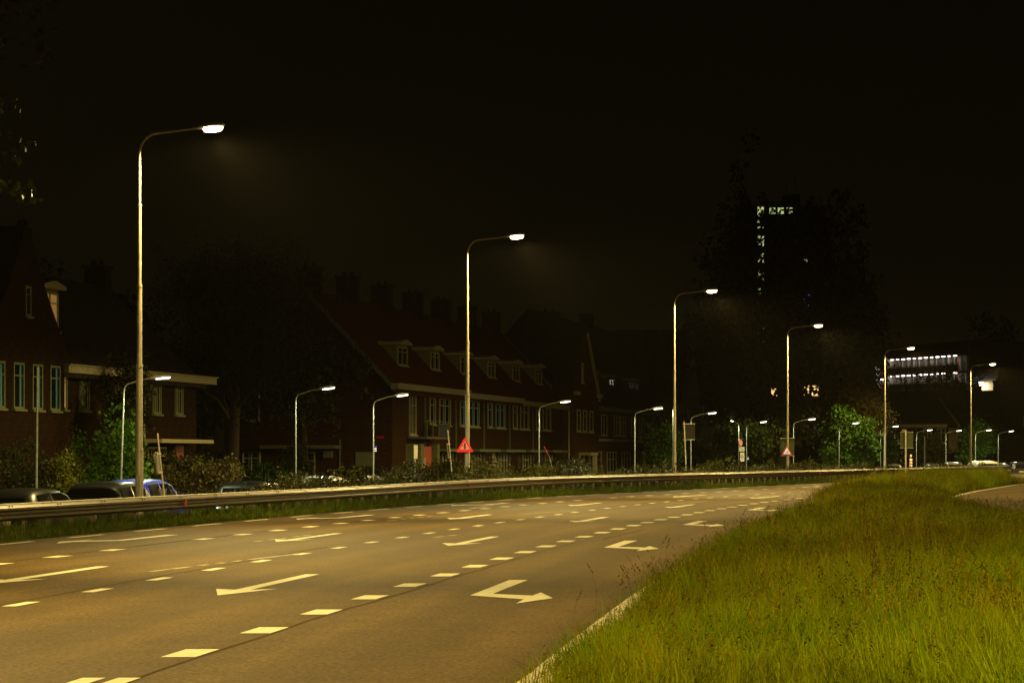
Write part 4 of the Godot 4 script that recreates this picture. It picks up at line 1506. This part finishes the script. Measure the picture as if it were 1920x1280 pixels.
func signs() -> void:
	# side-road warning triangle on the second tall lamp
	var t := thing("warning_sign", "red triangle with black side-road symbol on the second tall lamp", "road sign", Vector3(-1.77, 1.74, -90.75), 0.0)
	flat("border", rounded_tri(0.66, 0.04), 0, M.sign_red_glow, t, 0.02)
	flat("sign_face", moved(rounded_tri(0.38, 0.01), Vector2(0, 0.095)), 0.005, M.sign_salmon_glow, t)
	flat("symbol", [Vector2(-0.028, 0.115), Vector2(0.028, 0.115), Vector2(0.028, 0.33), Vector2(0.0, 0.38), Vector2(-0.028, 0.33)], 0.010, M.black, t)
	flat("symbol", rect(-0.1, 0.235, -0.03, 0.26), 0.010, M.black, t)
	boxes("clamp", [[Vector3(0.05, 0.15, -0.06), Vector3(0.1, 0.05, 0.09)], [Vector3(0.05, 0.4, -0.06), Vector3(0.1, 0.05, 0.09)]], M.galvanised, t)
	# children warning triangle, and the board behind it
	t = thing("warning_sign", "red bordered white triangle with two running children on the fourth tall lamp", "road sign", Vector3(16.88, 1.66, -148.3), 0.0)
	flat("border", rounded_tri(0.68, 0.04), 0, M.sign_red_soft_glow, t, 0.02)
	flat("sign_face", moved(rounded_tri(0.44, 0.01), Vector2(0, 0.08)), 0.005, M.sign_white_glow, t)
	for q in [[-0.06, 0.8], [0.05, 1.05]]:
		var k: float = q[1]
		var o := Vector2(q[0], 0.1)
		flat("symbol", moved(disc(Vector2(0, 0.165), 0.02, 10), o, k), 0.010, M.black, t)
		flat("symbol", moved([Vector2(-0.022, 0.07), Vector2(0.022, 0.07), Vector2(0.026, 0.14), Vector2(-0.026, 0.14)], o, k), 0.010, M.black, t)
		flat("symbol", moved([Vector2(-0.03, 0.0), Vector2(-0.012, 0.0), Vector2(0.004, 0.068), Vector2(-0.02, 0.068)], o, k), 0.010, M.black, t)
		flat("symbol", moved([Vector2(0.036, 0.0), Vector2(0.052, 0.008), Vector2(0.02, 0.068), Vector2(0.0, 0.068)], o, k), 0.010, M.black, t)
		flat("symbol", moved([Vector2(0.026, 0.12), Vector2(0.06, 0.09), Vector2(0.065, 0.1), Vector2(0.028, 0.138)], o, k), 0.010, M.black, t)
	t = thing("sign_board", "dull square board seen from behind, fixed to the fourth tall lamp", "road sign", Vector3(16.97, 1.62, -148.85), 0.0)
	boxes("panel", [[Vector3(-0.02, 0.55, 0), Vector3(0.88, 1.1, 0.03)]], M.board_green, t)
	boxes("edge_profile", [[Vector3(-0.02, 1.09, 0.03), Vector3(0.88, 0.03, 0.03)], [Vector3(-0.02, 0.01, 0.03), Vector3(0.88, 0.03, 0.03)]], M.galvanised, t)
	# board on a leaning post before the needle gable
	t = thing("sign_board", "dark square board seen from behind on a leaning post before the needle gable", "road sign", Vector3(9.35, -0.3, -129), 0.0)
	var s := st()
	tube(s, [Vector3(0.02, -0.4, 0), Vector3(-0.16, 3.75, 0)], [0.04, 0.035], 8)
	obj("post", s, M.galvanised, t)
	boxes("panel", [[Vector3(0.1, 3.2, -0.06), Vector3(0.65, 0.86, 0.02)]], M.board_back, t)
	boxes("edge_profile", [[Vector3(0.1, 3.62, -0.035), Vector3(0.65, 0.025, 0.02)], [Vector3(0.1, 2.78, -0.035), Vector3(0.65, 0.025, 0.02)]], M.galvanised, t)
	# sign on the median, from behind
	t = thing("sign_board", "green-grey sign seen from behind on a post in the median grass", "road sign", Vector3(18.1, 0.0, -111), 0.0)
	s = st()
	tube(s, [Vector3(0, -0.2, 0), Vector3(0, 2.78, 0)], [0.04, 0.04], 10)
	obj("post", s, M.galvanised, t)
	boxes("panel", [[Vector3(0.05, 2.33, -0.06), Vector3(0.58, 0.74, 0.02)]], M.board_green, t)
	boxes("edge_profile", [[Vector3(0.05, 2.7, -0.035), Vector3(0.6, 0.03, 0.02)], [Vector3(0.05, 1.97, -0.035), Vector3(0.6, 0.03, 0.02)]], M.galvanised, t)
	# amber lights of a traffic signal behind it
	t = thing("traffic_signal", "slim signal post with a stack of glowing amber lights", "traffic signal", Vector3(33.2, -0.3, -201), 0.0)
	boxes("post", [[Vector3(0, 0.9, -0.05), Vector3(0.08, 2.2, 0.08)]], M.black, t)
	for q in [[1.95, 0.08], [1.62, 0.13], [1.36, 0.12], [1.12, 0.13]]:
		s = st()
		tube(s, [Vector3(0, q[0] - 0.1, 0), Vector3(0, q[0] - 0.04, 0), Vector3(0, q[0] + 0.04, 0), Vector3(0, q[0] + 0.1, 0)], [q[1] * 0.5, q[1], q[1], q[1] * 0.5], 12)
		obj("signal_light", s, M.lamp_amber, t)
	# blue plate on the third small lamp
	t = thing("street_plate", "small blue and white plate on the small lamp at the terrace corner", "road sign", Vector3(-5.42, 1.78, -95.7), 0.15)
	boxes("panel", [[Vector3(0, 0.11, 0), Vector3(0.12, 0.22, 0.012)]], M.sign_blue, t)
	boxes("stripe", [[Vector3(0, 0.1, 0.009), Vector3(0.1, 0.045, 0.006)], [Vector3(0, 0.02, 0.009), Vector3(0.12, 0.035, 0.006)]], M.sign_white, t)
	# narrow zone sign on its own post
	t = thing("zone_sign", "narrow white zone sign with red rings on a post before the orange doors", "road sign", Vector3(-4.0, -0.7, -100.5), 0.0)
	s = st()
	tube(s, [Vector3(-0.04, -0.3, 0), Vector3(-0.04, 2.75, 0)], [0.025, 0.025], 8)
	obj("post", s, M.mast_grey, t)
	boxes("panel", [[Vector3(0, 2.47, 0.03), Vector3(0.16, 0.56, 0.02)]], M.trim, t)
	for y in [2.52, 2.36]:
		flat("ring", disc(Vector2(0.01, y), 0.05), 0.046, M.sign_red_matt, t)
		flat("ring_centre", disc(Vector2(0.01, y), 0.033), 0.051, M.white, t)
	# plates on the short mast
	t = thing("round_sign", "round red edged sign turned sideways on the short mast", "road sign", Vector3(15.52, 2.25, -163.9), 0.9)
	flat("rim", disc(Vector2(0, 0.26), 0.27), 0, M.sign_red_matt, t, 0.02)
	flat("sign_face", disc(Vector2(0, 0.26), 0.2), 0.005, M.sign_white, t)
	t = thing("text_plate", "white rectangular plate with lines of small text on the short mast", "road sign", Vector3(15.6, 1.92, -163.85), 0.0)
	boxes("panel", [[Vector3(0, 0.16, 0), Vector3(0.34, 0.3, 0.015)]], M.sign_white, t)
	for k in 4:
		boxes("text_line", [[Vector3(0.0, 0.25 - 0.06 * k, 0.01), Vector3(0.25, 0.012, 0.004)]], M.car_grey, t)
	t = thing("zone_sign", "tall white zone plate with red ring on the short mast", "road sign", Vector3(15.6, 1.25, -163.85), 0.25)
	boxes("panel", [[Vector3(0.02, 0.3, 0), Vector3(0.3, 0.6, 0.015)]], M.sign_white, t)
	flat("ring", disc(Vector2(0.0, 0.32), 0.115), 0.014, M.sign_red_matt, t)
	flat("ring_centre", disc(Vector2(0.0, 0.32), 0.085), 0.019, M.sign_white, t)
	for q in [[-0.03, 0.02], [0.03, 0.02]]:
		flat("numeral", rect(q[0] - q[1], 0.28, q[0] + q[1], 0.36), 0.024, M.sign_red_matt, t)
	t = thing("street_plate", "small blue plate on the small lamp beside the short mast", "road sign", Vector3(16.5, 1.35, -168.9), 0.2)
	boxes("panel", [[Vector3(0, 0.12, 0), Vector3(0.13, 0.26, 0.012)]], M.sign_blue, t)
	boxes("stripe", [[Vector3(0, 0.12, 0.009), Vector3(0.1, 0.05, 0.006)], [Vector3(0, 0.03, 0.009), Vector3(0.12, 0.04, 0.006)]], M.sign_white, t)
	# side-on sign and leaning post behind the first tall lamp
	for q in [[-9.5, 65.0, "leaning grey post with a sign seen edge-on behind the first tall lamp", 0.4, 0.0], [-2.45, 93.5, "leaning grey post with a sign seen edge-on behind the red triangle", 0.0, 0.0]]:
		t = thing("leaning_sign", q[2], "road sign", Vector3(q[0], -0.4, -q[1]), 0.0)
		s = st()
		tube(s, [Vector3(0.28, -0.3, 0), Vector3(0.0, 2.6 - q[3], 0), Vector3(-0.04, 3.0 - q[3], 0)], [0.024, 0.022, 0.022], 8)
		obj("post", s, M.mast, t)
		s = st()
		box(s, Vector3(-0.04, 2.2 - q[3], 0.0), Vector3(0.02, 0.6, 0.6), Basis(Vector3(0, 0, 1), 0.1))
		obj("panel", s, M.rail_steel, t)
		boxes("clamp", [[Vector3(0.03, 1.95 - q[3], 0), Vector3(0.14, 0.04, 0.06)], [Vector3(0.0, 2.45 - q[3], 0), Vector3(0.12, 0.04, 0.06)]], M.galvanised, t)
	# plain mast in front of the far left gable
	t = thing("plain_mast", "thin plain grey mast in front of the far left gable windows", "post", Vector3(-15.4, -0.72, -78.4), 0.0)
	s = st()
	tube(s, [Vector3(-0.05, -0.2, 0), Vector3(0.0, 5.2, 0)], [0.04, 0.03], 8)
	obj("post", s, M.mast_grey, t)
	# electric cabinets
	for q in [[-10.0, 68.4, "electric cabinet with dark lid and yellow label between blue car and shrub", 0.4, 0.5, -0.02, 0.5], [14.0, 137.5, "low beige electric cabinet with warning label behind the rail", 0.34, 0.42, 0.3, 0.6]]:
		t = thing("electric_cabinet", q[2], "cabinet", Vector3(q[0], q[5], -q[1]), 0.0)
		boxes("plinth", [[Vector3(0, -0.35, 0), Vector3(q[3] * 0.9, 0.9, 0.26)]], M.concrete, t)
		boxes("body", [[Vector3(0, 0.24, 0), Vector3(q[3], 0.32, 0.3)]], M.mast_grey, t)
		boxes("lid", [[Vector3(0, 0.53, 0), Vector3(q[3] * 0.98, 0.26, 0.29)], [Vector3(0, 0.67, 0), Vector3(q[3] + 0.02, 0.025, 0.31)]], M.car_grey, t)
		boxes("warning_label", [[Vector3(-q[3] * 0.26, 0.2, 0.153), Vector3(0.1, 0.13, 0.004)]], mat("label_yellow", lin(0.5, 0.36, 0.05), 0.6), t)
		flat("label_triangle", moved(rounded_tri(0.08, 0.004), Vector2(-q[3] * 0.26, 0.17)), 0.162, M.black, t)
		boxes("notice", [[Vector3(q[3] * 0.14, 0.27, 0.153), Vector3(q[3] * 0.5, 0.2, 0.004)]], M.sign_white, t)
	# red barrier arm behind the fourth small lamp, dark thin mast by the low house
	t = thing("red_pole", "thin red and white slanting pole behind a small lamp by the terrace", "pole", Vector3(1.5, 1.0, -110), 0.0)
	s = st()
	tube(s, [Vector3(-0.04, 1.05, 0), Vector3(0.2, 0.55, 0)], [0.011, 0.011], 6)
	obj("upper_rod", s, M.sign_red_matt, t)
	s = st()
	tube(s, [Vector3(0.2, 0.55, 0), Vector3(0.9, -1.9, 0)], [0.011, 0.011], 6)
	obj("lower_rod", s, M.mast_grey, t)
	t = thing("plain_mast", "thin dark mast before the low white-ended house", "post", Vector3(36.2, -0.65, -212), 0.0)
	s = st()
	tube(s, [Vector3(0, -0.2, 0), Vector3(0, 4.0, 0)], [0.06, 0.05], 8)
	obj("post", s, M.mast_grey, t)


func cars() -> void:
	var along := func(d): return PI / 2 - yaw_at(d)
	var q := [[-11.35, 57.3, "car_black", "low", "black car with bright roof edge at the far left behind the rail"], [-10.35, 63.0, "car_black", "hatch", "black car just left of the first small lamp"], [-10.55, 69.3, "car_blue", "hatch", "bright blue car behind the first tall lamp"], [-6.2, 80.5, "car_silver", "hatch", "silver car behind the rail right of the second small lamp"], [-7.9, 74.8, "car_black", "low", "dark car hidden in weeds left of the second small lamp"], [-7.6, 124.0, "car_black", "hatch", "black car beside the terrace's green side door"], [3.6, 134.0, "car_black", "suv", "black car before the gabled house at the terrace's end"]]
	for c in q:
		car(c[3 + 1], Vector3(c[0], low_ground(c[1]) + 0.012, -c[1]), along.call(c[1]), c[2], c[3])
	var far := [[32.2, 206, "car_silver", "low", "pale car nearly hidden by the rail right of the amber signal"], [38.3, 222, "car_black", "low", "dark car under the small lamp before the white end wall"], [39.8, 219, "car_grey", "hatch", "grey car left of the last tall lamp"], [42.5, 219, "car_white", "van", "small pale van right of the last tall lamp"], [44.1, 221, "car_black", "low", "dark car right of the small pale van"], [45.0, 224, "car_grey", "low", "grey car in the middle of the far right row"], [46.4, 222, "car_black", "hatch", "black car before the far right lamp"], [47.4, 226, "car_red", "low", "reddish car beside the large grey van"], [48.6, 222, "car_white", "van", "large grey van at the right edge of the picture"]]
	for i in far.size():
		var c = far[i]
		car(c[4], Vector3(c[0], -0.41 if c[3] != "van" else (-0.41 if i == 8 else -1.0), -c[1]), along.call(c[1]) + (0.5 if c[3] == "van" else 0.35), c[2], c[3])


func verges() -> void:
	var kinds := [tuft(1, 34, 0.2, 0.44, 0.0035, 0.45), tuft(2, 34, 0.22, 0.52, 0.0032, 0.3), tuft(3, 26, 0.2, 0.56, 0.003, 0.35, 4), tuft(4, 40, 0.18, 0.34, 0.004, 0.6)]
	var where := [[], [], [], []]
	var tints := [[], [], [], []]
	var n := FastNoiseLite.new()
	n.seed = 4
	n.frequency = 0.22
	var d := 13.0
	while d < 235:
		var a := kerb_off(d) + 0.22
		var b := median_right(d) + (0.1 if d < 100 else -0.1)
		var per := 42.0 if d < 45 else (30.0 if d < 80 else 18.0)
		var count := int(per * (b - a))
		for i in count:
			var o := R.randf_range(a, b)
			var dd := d + R.randf()
			var p := P(dd, o, mound(dd, o))
			var v := n.get_noise_2d(p.x, p.z)
			var near_edge := clampf(minf(o - a, b - o) / 0.5, 0, 1)
			var k := 2 if R.randf() < 0.1 + 0.22 * v else (1 if R.randf() < 0.45 else (3 if R.randf() < 0.4 else 0))
			var hh := R.randf_range(0.75, 1.2) * (1.0 + 0.3 * v) * lerpf(0.6, 1.0, near_edge) * lerpf(0.88, 1.3, smoothstep(75, 110, d)) * lerpf(1.0, 0.35, smoothstep(136, 143, d))
			var wide := 1.0 if d < 45 else (1.25 if d < 80 else 1.7)
			var lean_x := 0.55 * n.get_noise_2d(p.x * 2.5 + 90, p.z * 2.5) + R.randfn() * 0.12
			var lean_z := 0.55 * n.get_noise_2d(p.x * 2.5 - 70, p.z * 2.5 + 40) + R.randfn() * 0.12
			hh *= 1.0 + 0.5 * n.get_noise_2d(p.x * 3.0, p.z * 3.0 + 11)
			where[k].append(Transform3D(Basis.from_euler(Vector3(lean_x, 0, lean_z)) * Basis(Vector3.UP, R.randf() * TAU).scaled(Vector3(wide, hh, wide)), p))
			var dry := clampf(0.35 + 1.1 * n.get_noise_2d(p.x * 0.7 + 50, p.z * 0.7), 0, 1)
			tints[k].append(Color(lerpf(0.102, 0.19, dry), lerpf(0.156, 0.172, dry), lerpf(0.0015, 0.003, dry)) * R.randf_range(0.45, 1.0) * clampf(1.0 + 0.9 * n.get_noise_2d(p.x * 0.35 - 30, p.z * 0.2), 0.5, 1.5))
		d += 1.0
	var labels := ["grass", "grass", "grass", "grass"]
	for k in 4:
		var o := scatter("median_grass", kinds[k], where[k], tints[k])
		o.set_meta("kind", "stuff")
		tag(o, ["soft bending green grass covering the median at right", "tall thin upright grass covering the median at right", "grass with reddish brown seed heads among the median grass", "short dense grass at the foot of the median grass"][k], "grass")
	# tall stalks leaning over the kerb
	var stalk := _stalk()
	where = []
	tints = []
	for q in [[20.5, 12.35], [24.4, 12.2], [25.0, 12.5], [27.0, 12.5], [28.5, 12.6], [31.5, 12.3], [33.0, 12.7], [38.0, 12.5], [45.0, 12.6], [52.0, 12.6], [23.0, 12.75], [21.5, 12.8]]:
		where.append(Transform3D(Basis(Vector3.UP, R.randf() * TAU).scaled(Vector3.ONE * R.randf_range(0.35, 0.6)), P(q[0], q[1] + 0.35, 0.05)))
		tints.append(Color(0.06, 0.05, 0.012) * R.randf_range(0.5, 1.2))
	var so := scatter("grass_stalks", stalk, where, tints)
	so.set_meta("kind", "stuff")
	tag(so, "tall seeding stalks leaning out over the kerb", "grass")
	where = []
	tints = []
	for i in 150:
		var dd := 18.0 + 75.0 * pow(R.randf(), 1.4)
		var o := R.randf_range(kerb_off(dd) + 0.4, median_right(dd) - 0.3)
		if n.get_noise_2d(o * 3.0, dd * 1.5) < -0.05:
			continue
		where.append(Transform3D(Basis.from_euler(Vector3(R.randfn() * 0.2, R.randf() * TAU, R.randfn() * 0.2)).scaled(Vector3(1, R.randf_range(0.7, 1.15), 1)), P(dd, o, mound(dd, o))))
		tints.append(Color(0.075, 0.045, 0.008) * R.randf_range(0.35, 1.2))
	var dk := scatter("dock_weeds", _dock(), where, tints)
	dk.set_meta("kind", "stuff")
	tag(dk, "brown seeding dock stems standing among the median grass", "weeds")
	# verge between the road and the service road
	where = [[], [], []]
	tints = [[], [], []]
	d = 40.0
	while d < 250:
		var per := 110 if d < 110 else 50
		for i in per:
			var o := R.randf_range(-2.8, -0.42)
			var dd := d + R.randf() * 1.5
			var y: float = -0.03 if o > -1.45 else lerpf(-0.03, low_ground(dd), smoothstep(-1.5, -2.7, o))
			var k := R.randi() % 3
			var hh := R.randf_range(0.4, 0.95) * lerpf(0.45, 1.0, clampf((-0.4 - o) / 0.7, 0, 1))
			where[k].append(Transform3D(Basis(Vector3.UP, R.randf() * TAU).scaled(Vector3(1.3, hh, 1.3)), P(dd, o, y)))
			tints[k].append(Color(0.07, 0.1, 0.012) * R.randf_range(0.6, 1.3))
		d += 1.5
	for k in 3:
		var o := scatter("verge_grass", kinds[[0, 1, 3][k]], where[k], tints[k])
		o.set_meta("kind", "stuff")
		tag(o, ["bending green verge grass under the guard rail", "thin upright verge grass along the guard rail", "short dense verge grass at the left road edge"][k], "grass")
	# leafy weeds behind the rail
	var weeds := []
	var wt := []
	var gap := FastNoiseLite.new()
	gap.seed = 8
	gap.frequency = 0.11
	d = 62.0
	while d < 215:
		var v := gap.get_noise_2d(d, 3.0)
		var top := clampf(1.1 + 0.8 * v, 0.55, 1.65) * smoothstep(62, 70, d) * lerpf(1.0, 0.7, smoothstep(140, 180, d))
		for i in 34:
			var o := R.randf_range(-3.0, -1.7)
			var dd := d + R.randf()
			var y: float = lerpf(-0.03, low_ground(dd), smoothstep(-1.5, -2.7, o))
			var p := P(dd, o, y + pow(R.randf(), 0.8) * (top + 0.1))
			weeds.append(Transform3D(Basis.from_euler(Vector3(R.randf() * TAU, R.randf() * TAU, 0)).scaled(Vector3.ONE * R.randf_range(0.5, 1.0)), p))
			wt.append(Color(0.055, 0.052, 0.008) * R.randf_range(0.35, 1.3))
		d += 1.0
	var w := scatter("verge_weeds", leaf_clump("small", 26, 0.26, 0.085), weeds, wt)
	w.set_meta("kind", "stuff")
	tag(w, "brown-green leafy weeds growing behind the guard rail", "undergrowth")
	# dark undergrowth at the back, before the far trees
	weeds = []
	wt = []
	for i in 900:
		var dd := R.randf_range(200, 262)
		var o := R.randf_range(-26, -18)
		weeds.append(Transform3D(Basis.from_euler(Vector3(R.randf() * TAU, R.randf() * TAU, 0)).scaled(Vector3.ONE * R.randf_range(0.9, 1.6)), P(dd, o, low_ground(dd) + pow(R.randf(), 1.5) * 2.4)))
		wt.append(Color(0.03, 0.042, 0.012) * R.randf_range(0.6, 1.3))
	w = scatter("far_undergrowth", leaf_clump("broad", 22, 0.8, 0.3), weeds, wt)
	w.set_meta("kind", "stuff")
	tag(w, "dark undergrowth below the tall trees beyond the service road", "undergrowth")


func _stalk() -> ArrayMesh:
	var s := st()
	var pts := [Vector3(0, 0, 0), Vector3(0.02, 0.4, 0), Vector3(0.1, 0.75, 0.02), Vector3(0.22, 0.95, 0.03)]
	tube(s, pts, [0.003, 0.003, 0.0025, 0.002], 4)
	for k in 22:
		var q := k / 21.0
		var c: Vector3 = pts[2].lerp(pts[3], q) + Vector3(R.randfn(), R.randfn(), R.randfn()) * 0.014 * (1.2 - q)
		var e := Vector3(R.randf_range(0.2, 1), R.randf_range(0.2, 1), R.randfn()).normalized() * 0.022
		var f := e.cross(Vector3(0.3, 0.2, 1)).normalized() * 0.009
		quad(s, c - e, c - f, c + e, c + f)
	var m: ArrayMesh = s.commit()
	m.surface_set_material(0, M.blade)
	return m


func _dock() -> ArrayMesh:
	var s := st()
	var pts := [Vector3(0, 0, 0), Vector3(0.01, 0.25, 0.01), Vector3(0.03, 0.5, 0.0), Vector3(0.05, 0.66, 0.02)]
	tube(s, pts, [0.005, 0.005, 0.004, 0.002], 5)
	for k in 26:
		var c := Vector3(0.01, 0.3, 0.01).lerp(pts[3], R.randf()) + Vector3(R.randfn(), R.randfn(), R.randfn()) * 0.018
		var e := Vector3(R.randfn(), R.randfn(), R.randfn()).normalized() * 0.014
		var f := e.cross(Vector3(0.3, 0.2, 1)).normalized() * 0.01
		quad(s, c - e, c - f, c + e, c + f)
	for k in 5:
		var a := k * 1.3
		var out := Vector3(cos(a), 0, sin(a))
		var w := Vector3(-sin(a), 0, cos(a)) * 0.035
		quad(s, out * 0.02 + Vector3(0, 0.05, 0), out * 0.12 + w + Vector3(0, 0.18, 0), out * 0.25 + Vector3(0, 0.2, 0), out * 0.12 - w + Vector3(0, 0.18, 0))
	var m: ArrayMesh = s.commit()
	m.surface_set_material(0, M.blade)
	return m
